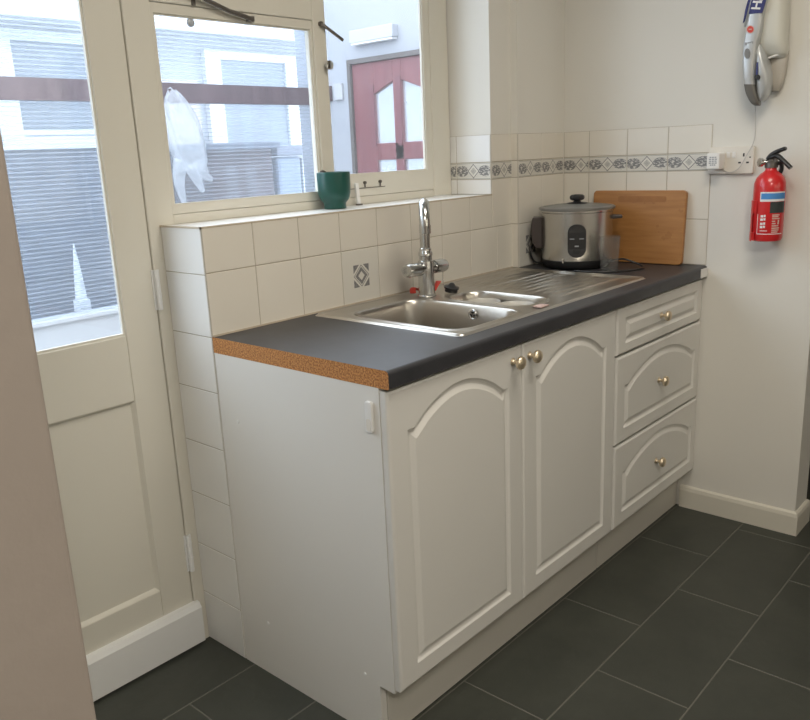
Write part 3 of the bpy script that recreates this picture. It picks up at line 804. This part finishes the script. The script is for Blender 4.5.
cord = catmull([RC + cs*.10 + cd*.05 + Vector((0, 0, .02)), RC + cs*.13 + cd*.075 + Vector((0, 0, .030)), (1.455, -.36, ZW+.028), (1.466, -.415, ZW+.008), (1.43, -.43, ZW+.0045), (1.36, -.41, ZW+.004), (1.30, -.34, ZW+.004), (1.292, -.26, ZW+.004)], 8)
tube_obj('power_cord', cord, .0032, M['black_plastic'], rc, seg=8)
b_ = bmesh.new(); lathe(b_, [(.003, 0), (.0035, .002), (.003, .012), (.002, .015)], on_cyl(-.38, .026, .1235), 14); obj('indicator_foot', b_, M['steel'], rc, smooth=True, auto=50)

# glass tumbler
g = bmesh.new(); GC = (1.345, -.357, ZW)
lathe(g, [(.028, 0), (.0295, .003), (.0315, .06), (.034, .118), (.0325, .118), (.0300, .06), (.0275, .012), (.001, .010)], GC, 48)
obj('glass_tumbler', g, M['tumbler'], smooth=True, auto=50, label='clear empty drinking glass in front of the rice cooker', cat='glass', loc=GC)

# chopping board leaning on the end wall
cb = bmesh.new()
prism(cb, rrect(-.1735, .1735, 0, .252, .014, 6), 0, 0, .018)
bmesh.ops.rotate(cb, verts=cb.verts, cent=(0, 0, 0), matrix=Matrix.Rotation(math.radians(4.2), 3, 'Y'))
bmesh.ops.translate(cb, verts=cb.verts, vec=(1.5630, -.339, ZW+.0018))
cbt = thing('chopping_board', 'brown bamboo chopping board leaning on the tiled end wall', 'chopping board', (1.57, -.339, ZW))
obj('board', cb, M['bamboo'], cbt, bevel=.003)
cg = bmesh.new()
prism(cg, rrect(-.105, .075, .212, .232, .006, 4), 0, -.0008, .0002)
bmesh.ops.rotate(cg, verts=cg.verts, cent=(0, 0, 0), matrix=Matrix.Rotation(math.radians(4.2), 3, 'Y'))
bmesh.ops.translate(cg, verts=cg.verts, vec=(1.5630, -.339, ZW+.0018))
obj('grip_inlay', cg, mat('dark_bamboo', (.33, .14, .04), .5, var=.2, scale=30), cbt, label='darker handle strip near the top')

# green pot on the sill
PC = (.551, .116, ZS+.0002)
pt = thing('plant_pot', 'dark green glazed footed pot on the window sill', 'pot', PC)
b_ = bmesh.new()
lathe(b_, [(.031, 0), (.0325, .0015), (.0325, .014), (.0335, .017), (.0400, .024), (.0448, .034), (.0472, .046), (.0480, .062), (.0488, .101), (.0485, .1045), (.0465, .1055), (.0450, .1035), (.0440, .088), (.001, .087)], PC, 56)
obj('pot', b_, M['green'], pt, smooth=True, auto=55)
b_ = bmesh.new()
bmesh.ops.create_icosphere(b_, subdivisions=2, radius=.012, matrix=Matrix.Translation((PC[0]-.026, PC[1]+.016, PC[2]+.100)))
lathe(b_, [(.0438, .0885), (.043, .094), (.02, .096), (.001, .097)], PC, 32)
obj('soil', b_, M['soil'], pt, smooth=True)

# small upright white strip on the sill
b_ = bmesh.new(); box(b_, -.0065, .0065, -.004, .004, 0, .066)
bmesh.ops.rotate(b_, verts=b_.verts, cent=(0, 0, 0), matrix=Matrix.Rotation(math.radians(-6), 3, 'X'))
bmesh.ops.translate(b_, verts=b_.verts, vec=(.678, YF-.030, ZS+.0008))
ws = thing('sill_wedge', 'small upright white plastic strip on the sill right of the green pot', 'strip', (.69, YF-.03, ZS))
obj('strip', b_, M['white_plastic'], ws, bevel=.0015)
b_ = bmesh.new(); box(b_, .668, .686, YF-.038, YF-.026, ZS+.0002, ZS+.0045); obj('foot', b_, M['stay'], ws)

# ------------------------------------------------------------------ end wall: socket, adapter, extinguisher, vacuum
so = thing('wall_socket', 'cream double wall socket beside the fire extinguisher', 'socket', (L, -.648, 1.245))
SYA, SYB, SZA, SZB = -.722, -.576, 1.203, 1.289
b_ = bmesh.new(); prism(b_, rrect(SYA, SYB, SZA, SZB, .005, 4), 0, L-.0125, L-.0005); fp = obj('face_plate', b_, M['cream_plastic'], so, bevel=.0025)
for yy in (-.642, -.660):
    b_ = B((L-.0150, L-.0120, yy-.0055, yy+.0055, 1.254, 1.272)); obj('rocker_switch', b_, M['white_plastic'], so, bevel=.001)
for (yy, zz, w, h) in ((-.6905, 1.262, .0035, .0075), (-.7035, 1.238, .006, .0035), (-.6785, 1.238, .006, .0035), (-.7105, 1.254, .003, .003)):
    b_ = B((L-.0131, L-.0122, yy-w*.7, yy+w*.7, zz-h*.7, zz+h*.7)); obj('pin_hole', b_, M['dark'], so)
ad = thing('plug_adapter', 'white cube plug-in adapter in the left socket', 'adapter', (L-.012, -.605, 1.245))
b_ = B((L-.062, L-.0126, -.632, -.590, 1.220, 1.271)); obj('housing', b_, M['white_plastic'], ad, bevel=.004)
b_ = bmesh.new()
for i, zz in enumerate((1.258, 1.252, 1.246, 1.240, 1.234)):
    w = (.011, .013, .012, .013, .009)[i]
    for s in range(3):
        a = -.611 - w + s*w*.72
        box(b_, L-.0624, L-.0618, a, a+w*.55, zz-.0018, zz+.0018)
obj('printed_mark', b_, M['grey_mark'], ad)

EX = Vector((L-.062, -.793, .998))
ex = thing('fire_extinguisher', 'small red fire extinguisher hung on the end wall', 'fire extinguisher', EX)
b_ = bmesh.new(); lathe(b_, [(.036, 0), (.043, .003), (.0465, .012), (.0465, .165), (.0455, .178), (.040, .194), (.030, .206), (.020, .213), (.0165, .218), (.0165, .226)], EX, 56)
obj('cylinder', b_, M['red'], ex, smooth=True, auto=45)
ed = Vector((-.95, -.312, 0)); es_ = Vector((.312, -.95, 0))
def on_ext(a, z, rad): return EX + (ed*math.cos(a)+es_*math.sin(a))*rad + Vector((0, 0, z))
def band(bm, s0, s1, z0, z1, r0, r1):
    n = max(2, int(abs(s1-s0)/.004)); top = [(s0+(s1-s0)*k/n, z1) for k in range(n+1)]; bot = [(s0+(s1-s0)*k/n, z0) for k in range(n+1)]
    g0 = [[bm.verts.new(on_ext(s/.047, z, r)) for s, z in row] for row, r in ((bot, r0), (bot, r1), (top, r1), (top, r0))]
    for a, b in ((0, 1), (1, 2), (2, 3)):
        for k in range(n): bm.faces.new((g0[a][k], g0[a][k+1], g0[b][k+1], g0[b][k]))
for nm, args, mm in (('white_label', (-.027, .055, .124, .153, .0464, .0469), 'label_white'), ('blue_label', (-.024, .056, .131, .149, .0466, .0472), 'blue'), ('black_label', (.004, .056, .089, .123, .0464, .0470), 'label_black')):
    b_ = bmesh.new(); band(b_, *args); obj(nm, b_, M[mm], ex, smooth=True, auto=40)
b_ = bmesh.new()
band(b_, -.032, -.0305, .024, .086, .0464, .0468); band(b_, -.032, .05, .024, .0262, .0464, .0468)
for z in (.080, .070, .057, .047): band(b_, -.022, -.014, z-.004, z+.003, .0464, .0468); band(b_, -.0125, -.007, z-.003, z+.004, .0464, .0468)
band(b_, -.022, .0, .034, .036, .0464, .0468)
obj('white_print', b_, M['label_white'], ex)
b_ = bmesh.new()
for z, w in ((.083, .024), (.078, .020), (.072, .026), (.064, .010), (.057, .012), (.050, .022), (.043, .026), (.037, .024), (.031, .020)): band(b_, .012, .012+w, z-.0018, z+.0018, .0464, .0468)
band(b_, .030, .036, .054, .068, .0464, .0468)
obj('instruction_print', b_, M['label_pale'], ex)
b_ = bmesh.new(); band(b_, -.080, -.034, .088, .126, .0464, .050); band(b_, -.075, -.05, .0, .125, .0475, .050); band(b_, -.080, -.038, .004, .028, .0464, .0505)
obj('wall_bracket', b_, M['red'], ex, label='red plastic bracket strap and foot')
b_ = bmesh.new(); lathe(b_, [(.0195, .224), (.0195, .240), (.016, .243), (.016, .252), (.011, .256)], EX, 28); box(b_, EX.x-.012, EX.x+.012, EX.y-.015, EX.y+.012, EX.z+.240, EX.z+.258)
vl = obj('valve', b_, M['stay'], ex, smooth=True, auto=30)
b_ = bmesh.new(); pg = EX + Vector((-.012, .024, .241)); gd = Vector((-.75, .66, 0)).normalized()
tube(b_, [EX+Vector((-.006, .010, .241)), pg, pg+gd*.001, pg+gd*.010, pg+gd*.011], [.008, .008, .0135, .0135, .011], 20)
obj('pressure_gauge', b_, M['chrome'], ex, smooth=True, auto=40)
def lever_bar(pts, w, t): 
    bm = bmesh.new(); tube(bm, catmull([EX + Vector(p) for p in pts], 6), w, 10, 0, t, (1, 0, 0)) if False else None
    P = catmull([EX + Vector(p) for p in pts], 6)
    for i in range(len(P)-1): pass
    tube(bm, P, w, 10, 0, t)
    return bm
obj('squeeze_lever', lever_bar([(-.010, .008, .250), (-.012, -.002, .262), (-.014, -.022, .273), (-.016, -.045, .281)], [.0095]*13 + [.0085]*5 + [.006], .75), M['black_plastic'], ex, smooth=True, auto=50)
obj('carry_handle', lever_bar([(-.010, .002, .254), (-.012, -.018, .259), (-.014, -.040, .243), (-.016, -.062, .222)], [.010]*10 + [.009]*9, .75), M['black_plastic'], ex, smooth=True, auto=50)
b_ = bmesh.new(); tube(b_, catmull([EX+Vector((.0, -.012, .236)), EX+Vector((.004, -.026, .236)), EX+Vector((.008, -.028, .218)), EX+Vector((.008, -.022, .200))], 6), .0065, 10)
obj('discharge_hose', b_, M['black_plastic'], ex, smooth=True, auto=60)
b_ = bmesh.new(); box(b_, EX.x+.046, L-.0005, EX.y-.016, EX.y+.016, EX.z+.02, EX.z+.20); obj('wall_plate', b_, M['red'], ex)

# handheld vacuum in its wall cradle. (u, v) are read off a tracing of its outline and turned into metres on the wall
def VY(u, v): return -.719 - .00291*(u-757) - .00017*v
def VZ(u, v): return 1.712 - .00025*(u-757) - .00288*v
va = thing('handheld_vacuum', 'silver and pale handheld vacuum cleaner hung high on the end wall', 'vacuum cleaner', (L, -.75, 1.56))
def loft(bm, rows, expo=3.0, seg=28, cap=True):
    """rows: (v, uleft, uright, back, front): super-elliptic sections stacked up the wall"""
    rings = []
    for v, ul, ur, nb, nf in rows:
        uc, uh, nc, nh = (ul+ur)/2, (ur-ul)/2, (nb+nf)/2, (nf-nb)/2; ring = []
        for k in range(seg):
            a = 2*PI*k/seg; c, s = math.cos(a), math.sin(a)
            du = math.copysign(abs(c)**(2/expo), c)*uh; dn = math.copysign(abs(s)**(2/expo), s)*nh
            ring.append(bm.verts.new((L-(nc+dn), VY(uc+du, v), VZ(uc+du, v))))
        rings.append(ring)
    for i in range(len(rings)-1):
        for k in range(seg): bm.faces.new((rings[i][k], rings[i][(k+1) % seg], rings[i+1][(k+1) % seg], rings[i+1][k]))
    if cap: bm.faces.new(rings[0]); bm.faces.new(rings[-1])
def dense(rows, n=5):
    P = catmull([Vector((a, b, c)) for a, b, c, _, _ in rows], n); Q = catmull([Vector((d, e, 0)) for _, _, _, d, e in rows], n)
    return [(p.x, p.y, p.z, q.x, q.y) for p, q in zip(P, Q)]
SP = [(-78, 774, 790, .03, .07), (-60, 770, 788, .04, .085), (-30, 764, 781, .05, .098), (0, 757, 771.5, .055, .105), (16, 752.5, 767.5, .055, .106), (30, 749.5, 765.5, .055, .106), (50, 746.5, 760.5, .055, .104), (70, 746.2, 758, .052, .100), (86, 747, 757.4, .048, .092), (96, 749.3, 758.6, .045, .083), (102, 752, 760, .044, .074), (105, 755, 759.5, .050, .066)]
b_ = bmesh.new(); loft(b_, dense(SP), 4); spn = obj('handle_spine', b_, M['silver'], va, smooth=True, auto=60)
b_ = bmesh.new(); loft(b_, dense([(84, 746.5, 757.6, .046, .0945), (92, 747.6, 758.3, .044, .088), (98, 749.5, 759.6, .042, .082), (103, 752, 760.3, .042, .074), (105.6, 755, 760, .05, .064)]), 4); obj('grip_end', b_, M['silver_dark'], va, smooth=True, auto=60, label='dark metallic grip end')
SH = [(-90, 783, 792, .01, .04), (-76, 780, 796, .004, .06), (-50, 774, 793, .004, .074), (-20, 766, 788, .004, .082), (0, 762, 786.5, .004, .085), (25, 758, 786, .004, .085), (42, 756, 785.5, .006, .080), (52, 757, 785, .010, .066), (57, 760, 782, .02, .05)]
b_ = bmesh.new(); loft(b_, dense(SH), 2.6); obj('motor_shell', b_, M['shell'], va, smooth=True, auto=60)
b_ = bmesh.new(); tube(b_, catmull([(L-.060, VY(768, 57.5), VZ(768, 57.5)), (L-.058, VY(775, 55.2), VZ(775, 55.2)), (L-.046, VY(783, 51.8), VZ(783, 51.8))], 6), .0032, 10); obj('shell_lip', b_, M['white_plastic'], va, smooth=True)
b_ = bmesh.new(); loft(b_, dense([(44, 758, 764, .02, .080), (54, 757, 767, .02, .090), (64, 757, 769.5, .02, .091), (75, 756.5, 771.0, .02, .088), (86, 757, 770.5, .02, .082), (95, 757.5, 767.5, .025, .074), (101, 758, 763, .035, .062)]), 2.6); sdp = obj('side_panel', b_, M['silver'], va, smooth=True, auto=60)
b_ = bmesh.new(); loft(b_, dense([(50, 764, 784.5, .002, .040), (60, 765, 783.5, .002, .040), (74, 766, 781, .002, .036), (84, 767, 778, .002, .032), (90, 768, 774, .002, .024)]), 3); obj('wall_cradle', b_, M['taupe_plastic'], va, smooth=True, auto=60, label='taupe wall cradle')
def vpatch(name, outline, n, th, m, parent):
    bm = bmesh.new(); A = []; C = []
    for u, v in outline:
        nn = n(u, v) if callable(n) else n
        A.append(bm.verts.new((L-nn+.003, VY(u, v), VZ(u, v)))); C.append(bm.verts.new((L-nn-th, VY(u, v), VZ(u, v))))
    k = len(outline)
    for i in range(k): bm.faces.new((A[i], A[(i+1) % k], C[(i+1) % k], C[i]))
    bm.faces.new(C); bm.faces.new(A[::-1])
    return obj(name, bm, m, parent)
def sp_front(u, v):
    for a, b in zip(SP[:-1], SP[1:]):
        if a[0] <= v <= b[0]:
            t = (v-a[0])/(b[0]-a[0]); return a[4]+(b[4]-a[4])*t
    return .1
lab = vpatch('brand_label', [(753.9, 15), (756.2, 4), (757.9, -2), (763.5, -28), (768, -48), (783, -48), (779.5, -28), (771.4, 0), (769.4, 8), (767.2, 14.6)], sp_front, .0012, M['navy'], spn)
tc_ = bpy.data.curves.new('letters', 'FONT'); tc_.body = 'HOOVER'; tc_.size = .036; tc_.extrude = .0006; tc_.align_x = 'LEFT'; tc_.align_y = 'CENTER'; tc_.offset = .0009
to = bpy.data.objects.new('letters', tc_); COL.objects.link(to)
dg = bpy.context.evaluated_depsgraph_get(); tme = bpy.data.meshes.new_from_object(to.evaluated_get(dg)); bpy.data.objects.remove(to)
p0, p1 = (761.2, 11.5), (772.5, -36)
A0 = Vector((L-sp_front(*p0)-.0018, VY(*p0), VZ(*p0))); A1 = Vector((L-sp_front(*p1)-.0018, VY(*p1), VZ(*p1)))
ex_ = (A1-A0).normalized(); ez_ = Vector((-1, 0, 0)); ez_ = (ez_ - ex_*ez_.dot(ex_)).normalized(); ey_ = ez_.cross(ex_)
tme.transform(Matrix.Translation(A0) @ Matrix((ex_, ey_, ez_)).transposed().to_4x4())
b_ = bmesh.new(); b_.from_mesh(tme); obj('letters', b_, M['label_white'], lab)
b_ = bmesh.new(); loft(b_, dense([(-60, 760, 770, .03, .075), (-30, 757, 764.5, .035, .085), (-10, 753, 760, .04, .088), (5, 749, 756, .045, .088), (17, 746, 751.5, .05, .084), (26, 744.8, 748, .055, .076)]), 3)
sl_ = obj('nozzle_flank', b_, M['silver'], va, smooth=True, auto=60)
vpatch('flank_print', [(751.5, 0), (754.0, 0), (750.5, 12), (747.8, 21), (746.2, 23), (748.6, 10)], .0895, .0012, M['navy'], sl_)
def oval(u, v, ru, rv, n=20): return [(u+ru*math.cos(2*PI*k/n), v+rv*math.sin(2*PI*k/n)) for k in range(n)]
vpatch('logo_ring', oval(755.6, 30, 4.0, 4.0), .106, .0008, M['label_pale'], spn)
vpatch('round_logo', oval(755.8, 30, 3.2, 3.2), .106, .0016, M['red_plastic'], spn)
vpatch('logo_mark', [(754.2, 29.4), (757.4, 29.4), (757.4, 30.4), (754.2, 30.4)], .1064, .0016, M['label_pale'], spn)
vpatch('symbol', [(749.8, 42.5), (752.0, 42.5), (752.0, 45.5), (750.2, 45.5)], .1052, .0014, M['grey_mark'], spn)
vpatch('symbol', [(753, 42.4), (758.3, 41.6), (758.3, 44.0), (757.6, 44.0), (757.6, 42.6), (753.2, 43.6)], .1052, .0014, M['grey_mark'], spn)
vpatch('power_button', oval(752.5, 53.5, 2.9, 5.2), .1035, .0022, M['silver_dark'], spn)
vpatch('release_slot', [(759.6, 79), (760.6, 62), (761.8, 62), (761.6, 74), (762, 79)], .0925, .0012, M['navy'], sdp)
vpatch('release_button', oval(761.4, 77, 2.4, 2.6), .0925, .003, M['dark'], sdp)
# thin cable from the vacuum down to the socket
cp = catmull([(L-.052, VY(754.5, 104), VZ(754.5, 104)), (L-.03, VY(752.5, 122), VZ(752.5, 122)), (L-.022, VY(750, 142), VZ(750, 142)), (L-.030, VY(742, 160), VZ(742, 160)), (L-.030, VY(734, 173), VZ(734, 173)), (L-.018, VY(722, 178), VZ(722, 178)), (L-.016, VY(712, 173), VZ(712, 173))], 8)
b_ = bmesh.new(); tube(b_, cp, .0014, 8); obj('charger_cable', b_, M['cable'], smooth=True, label='thin pale cable from the vacuum down across the socket', cat='cable', loc=cp[0])

# ------------------------------------------------------------------ outside: lean-to porch and the neighbour's side
obj('floor_yard', B((-6, 9, .31, 12, -.20, -.10)), M['concrete'], kind='structure')
PY = 2.9; PX = 3.0
ps = thing('porch_screen', 'ribbed clear plastic porch wall with dark rail outside the window', 'screen', (.5, PY, -.10))
obj('dwarf_wall', B((-3, PX, PY-.02, PY+.10, -.10, .455), (-3, PX, PY-.04, PY+.12, .455, .475)), M['house_wall'], ps)
obj('sheet', B((-3, PX, PY+.012, PY+.014, .475, 2.6)), M['poly'], ps)
rb = bmesh.new(); z = .490
while z < 2.6:
    box(rb, -3, PX, PY+.002, PY+.0118, z, z+.0068); z += .0245
obj('ribs', rb, M['polyrib'], ps)
obj('rail', B((-3, PX-.02, PY-.05, PY-.001, 1.676, 1.792), (PX-.03, PX-.001, 2.66, PY-.05, 1.69, 1.79)), M['rail'], ps, label='dark stained timber rail')
pw_ = obj('wall_porch_end', B((PX, PX+.10, .30, 1.60, -.10, 2.7), (PX, PX+.10, 2.475, PY+.12, -.10, 2.7), (PX, PX+.10, 1.60, 2.475, 1.94, 2.7)), mat('porch_paint', (.34, .35, .38), .9, var=.03), kind='structure')
rd = thing('door_2', 'red-brown stained porch door with arched glazing seen through the window', None, (PX, 2.04, -.10), kind='structure')
obj('door_frame', B((PX-.03, PX+.05, 2.445, 2.475, -.10, 1.94), (PX-.03, PX+.05, 1.60, 1.63, -.10, 1.94), (PX-.03, PX+.05, 1.63, 2.445, 1.91, 1.94)), mat('weathered_frame', (.10, .085, .08), .7), rd)
lf = bmesh.new()
ya, yb = 1.632, 2.443
lp = dict(y0=1.80, y1=2.00, y2=2.075, y3=2.247)
zsq = 1.275; zr = 1.385
for b in ((PX-.012, PX+.03, ya, lp['y0'], -.09, 1.908), (PX-.012, PX+.03, lp['y3'], yb, -.09, 1.908), (PX-.012, PX+.03, lp['y1'], lp['y2'], -.09, 1.908),
          (PX-.012, PX+.03, lp['y0'], lp['y3'], zsq, zr), (PX-.012, PX+.03, lp['y0'], lp['y3'], -.09, .15)): box(lf, *b)
# arched head above the two upper lights: slanted soffits that meet at the middle
prism(lf, [(lp['y2'], 1.908), (lp['y3'], 1.908), (lp['y3'], 1.705), (lp['y2'], 1.775)], 0, PX-.012, PX+.03)
prism(lf, [(lp['y0'], 1.908), (lp['y1'], 1.908), (lp['y1'], 1.775), (lp['y0'], 1.705)], 0, PX-.012, PX+.03)
obj('leaf_frame', lf, M['redwood'], rd, bevel=.004)
obj('bead', B(*[(PX-.018, PX-.010, a, b, c_, d_) for a, b, c_, d_ in ((lp['y3'], lp['y3']+.035, zr-.02, 1.76), (lp['y1']+.005, lp['y2']-.03, zr-.02, 1.80))]), mat('dark_red_bead', (.15, .05, .06), .5), rd)
for a, b, c_, d_ in ((lp['y0'], lp['y1'], zr, 1.79), (lp['y2'], lp['y3'], zr, 1.79), (lp['y0'], lp['y1'], .15, zsq), (lp['y2'], lp['y3'], .15, zsq)):
    obj('glass_pane', B((PX+.006, PX+.010, a-.003, b+.003, c_-.003, d_)), M['glass_frost'], rd)
ft = thing('porch_light', 'long white box light above the red porch door', 'light', (PX, 2.22, 2.03))
b_ = bmesh.new(); prism(b_, rrect(2.02, 2.41, 2.035, 2.115, .01, 3), 0, PX-.055, PX+.001); obj('housing', b_, mat('grey_white_plastic', (.42, .43, .46), .5), ft, bevel=.004)
b_ = bmesh.new(); box(b_, PX-.05, PX-.002, 2.03, 2.40, 2.025, 2.035); obj('diffuser', b_, M['label_white'], ft)
b_ = B((PX-.02, PX+.0005, 2.545, 2.625, 1.69, 1.80)); obj('outside_switch', b_, mat('aged_switch', (.40, .40, .42), .5), bevel=.003, label='white switch plate on the porch wall left of the red door', cat='switch', loc=(PX, 2.58, 1.75))

# thin carrier bag hanging from the rail
bg = bmesh.new(); rnd = random.Random(3)
rowsb = [(1.735, 1.795, .032), (1.70, 1.80, .062), (1.62, 1.825, .085), (1.52, 1.85, .105), (1.42, 1.86, .110), (1.33, 1.87, .105), (1.26, 1.88, .090)]
seg = 22; rings = []
for zz, xc, hw in rowsb:
    ring = []
    for k in range(seg):
        a = 2*PI*k/seg; w = 1 + .22*math.sin(5*a + zz*9) + .10*math.sin(9*a - zz*21) + .08*rnd.uniform(-1, 1)
        ring.append(bg.verts.new((xc+hw*math.cos(a)*w, PY-.115+min(.055, hw*.6)*math.sin(a)*w, zz + .012*rnd.uniform(-1, 1))))
    rings.append(ring)
for i in range(len(rings)-1):
    for k in range(seg): bg.faces.new((rings[i][k], rings[i][(k+1) % seg], rings[i+1][(k+1) % seg], rings[i+1][k]))
bgt = thing('carrier_bag', 'crumpled thin white plastic bag hanging from the porch rail', 'bag', (1.82, PY-.115, 1.79))
obj('bag_body', bg, M['bag'], bgt, smooth=True)
for pts in ([(1.80, PY-.11, 1.33), (1.77, PY-.11, 1.22), (1.775, PY-.115, 1.12), (1.80, PY-.12, 1.03)], [(1.90, PY-.11, 1.30), (1.95, PY-.115, 1.24), (2.01, PY-.12, 1.20)], [(1.86, PY-.11, 1.30), (1.90, PY-.12, 1.20), (1.93, PY-.12, 1.13)]):
    b_ = bmesh.new(); P = catmull(pts, 5); tube(b_, P, [.055*(1-.75*k/(len(P)-1)) for k in range(len(P))], 10, 0, .35, (0, 1, 0)); obj('bag_tail', b_, M['bag'], bgt, smooth=True)
b_ = bmesh.new(); tube(b_, [(1.795, PY-.115, 1.735), (1.795, PY-.09, 1.76), (1.795, PY-.0555, 1.752)], .004, 8); obj('bag_handle', b_, M['bag'], bgt, smooth=True)

# neighbouring house behind the screen
HY = 4.5
hs = thing('neighbour_house', 'white rendered house beyond the ribbed porch wall', 'house', (2.8, HY, -.10))
wz = [(1.62, 2.15, 1.55, 2.22), (3.43, 4.13, 1.42, 2.18)]
obj('house_wall', B((-4, 9, HY+.06, HY+.3, -.10, 2.40)), M['house_wall'], hs)
obj('eaves', B((-4, 9, HY-.25, HY+.3, 2.40, 2.46)), M['white_frame'], hs)
obj('gutter', B((-4, 9, HY-.32, HY-.25, 2.335, 2.40)), M['label_white'], hs)
for x0, x1, z0, z1 in wz:
    wfr = obj('window_frame', B(*frame_boxes(x0-.16, x1+.20, z0-.09, z1+.07, .16, HY, HY+.059, .07, .09)), M['white_frame'], hs)
    obj('pane', B((x0-.002, x1+.05, HY+.03, HY+.04, z0-.01, z1+.01)), M['dark_glass'], wfr)
obj('rendered_patch', B((2.30, 3.20, HY+.04, HY+.059, 1.45, 2.0)), M['pinkbrick'], hs)
gw = thing('garden_wall', 'slate grey fence with white capping seen through the door glass', 'fence', (1.2, 3.75, -.10))
obj('boards', B((-3, 2.06, 3.74, 3.80, -.10, 1.44)), M['bin'], gw)
obj('capping', B((-3, 2.06, 3.71, 3.83, 1.44, 1.475), (-3, 2.06, 3.715, 3.74, 1.53, 1.562)), M['white_frame'], gw)
bs = thing('garden_store', 'low brown block behind the ribbed porch wall, right of the plastic bag', 'outbuilding', (2.9, 3.9, -.10))
obj('store_body', B((2.30, 3.30, 3.75, 4.3, -.10, 1.40)), M['brownbrick'], bs)
obj('flat_roof', B((2.20, 3.34, 3.68, 4.35, 1.40, 1.45)), M['bin'], bs)
bn = thing('storage_tank', 'grey-blue box with darker lid outside, right of the low brown block', 'tank', (3.6, 3.9, -.10))
obj('tank_body', B((3.36, 3.62, 3.75, 4.2, -.10, 1.33)), mat('blue_grey_plastic', (.26, .30, .37), .6), bn, bevel=.03)
obj('tank_lid', B((3.34, 3.95, 3.72, 4.22, 1.335, 1.42)), mat('lid_grey', (.20, .21, .25), .6), bn, bevel=.01)
bx = obj('outdoor_box', B((3.66, 3.92, 3.78, 4.0, -.10, 1.31)), M['white_frame'], bevel=.005, label='small white box outside at the right edge of the left window pane', cat='box', loc=(3.8, 3.9, -.10))
cn = bmesh.new(); lathe(cn, [(.035, 0), (.022, .17), (.004, .34)], (1.19, PY+.20, .53), 16); box(cn, 1.155, 1.225, PY+.16, PY+.24, -.10, .53)
obj('white_stake', cn, M['white_frame'], label='narrow pointed white stake behind the porch wall, seen through the door glass', cat='stake', loc=(1.19, PY+.2, -.10))

# ------------------------------------------------------------------ added fill lamps, sky, camera
def added_ceiling_lamp(loc, power, r, col, label):  # unseen fittings added as interior fill, sized to match the soft area light
    t = thing('added_ceiling_light', label, 'light', loc)
    b_ = bmesh.new(); lathe(b_, [(r, 0), (r, -.03), (r-.012, -.042), (r-.03, -.042)], loc, 56, close_ends=False); obj('fill_rim', b_, M['white_plastic'], t, smooth=True, auto=40)
    m, nt, p = new_mat('fill_diffuser'); p.inputs['Base Color'].default_value = (.8, .8, .78, 1); p.inputs['Emission Color'].default_value = (*col, 1); p.inputs['Emission Strength'].default_value = 3
    b_ = bmesh.new(); lathe(b_, [(r-.028, -.036), (r*.6, -.050), (r*.3, -.056), (.002, -.057)], loc, 56, close_ends=False); obj('diffuser', b_, m, t, smooth=True)
    ld_ = bpy.data.lights.new('fill_light', 'AREA'); ld_.shape = 'DISK'; ld_.size = 2*r; ld_.energy = power; ld_.color = col
    lo = bpy.data.objects.new('fill_light', ld_); COL.objects.link(lo); lo.location = (loc[0], loc[1], loc[2]-.065)
    return t
WARM = (1, .925, .80)
added_ceiling_lamp((.30, -1.15, ZC), 11, .40, WARM, 'unseen round white ceiling light added over the kitchen floor')
added_ceiling_lamp((-1.35, -2.25, ZC), 30, .35, (1, .94, .84), 'unseen round white fill light added in the room behind the camera')  # added to lift the end panel and other left-facing sides
w = bpy.data.worlds.new('overcast'); SC.world = w; w.use_nodes = True; nt = w.node_tree
bgn = nt.nodes['Background']; tcw = nt.nodes.new('ShaderNodeTexCoord'); sp = nt.nodes.new('ShaderNodeSeparateXYZ'); nt.links.new(tcw.outputs['Generated'], sp.inputs[0])
f = math_node(nt, 'MULTIPLY_ADD', sp.outputs[2], .5, .5, clamp=True)
nt.links.new(mix_rgb(nt, f, (.66, .77, .93, 1), (.82, .90, 1, 1)), bgn.inputs[0]); bgn.inputs[1].default_value = 4.8
def portal(x, y, z, sx, sz):
    l = bpy.data.lights.new('window_portal', 'AREA'); l.shape = 'RECTANGLE'; l.size = sx; l.size_y = sz; l.cycles.is_portal = True
    o = bpy.data.objects.new('window_portal', l); COL.objects.link(o); o.location = (x, y, z); o.rotation_euler = (-PI/2, 0, 0); return o
portal(.6, .29, 1.7, 1.15, 1.1); portal(-.47, .29, 1.5, .75, 1.25)
l = portal(.3, -3.72, 1.55, 3.0, 1.3); l.rotation_euler = (PI/2, 0, 0)

cam = bpy.data.cameras.new('camera'); co = bpy.data.objects.new('camera', cam); COL.objects.link(co)
cx, cy, cz, yaw, pitch, roll, fpx = -1.1073, -1.6368, 1.3144, -.8345, -.2523, -.0446, 802.16
fw = Vector((-math.sin(yaw)*math.cos(pitch), math.cos(yaw)*math.cos(pitch), math.sin(pitch)))
rt = Vector((math.cos(yaw), math.sin(yaw), 0)); up = rt.cross(fw)
c_, s_ = math.cos(roll), math.sin(roll)
X = rt*c_ + up*s_; Y = up*c_ - rt*s_
mw = Matrix((X, Y, -fw)).transposed().to_4x4(); mw.translation = (cx, cy, cz)
co.matrix_world = mw
cam.sensor_width = 36; cam.sensor_fit = 'HORIZONTAL'; cam.lens = fpx/810*36; cam.clip_start = .02
SC.camera = co
vs = SC.view_settings
vs.view_transform = 'Standard'; vs.look = 'None'; vs.gamma = 1; vs.use_curve_mapping = False; vs.exposure = .22
SC.display_settings.display_device = 'sRGB'
SC.cycles.use_denoising = True
SC.cycles.max_bounces = 10; SC.cycles.transparent_max_bounces = 16; SC.cycles.caustics_reflective = False; SC.cycles.caustics_refractive = False
bpy.context.view_layer.update()
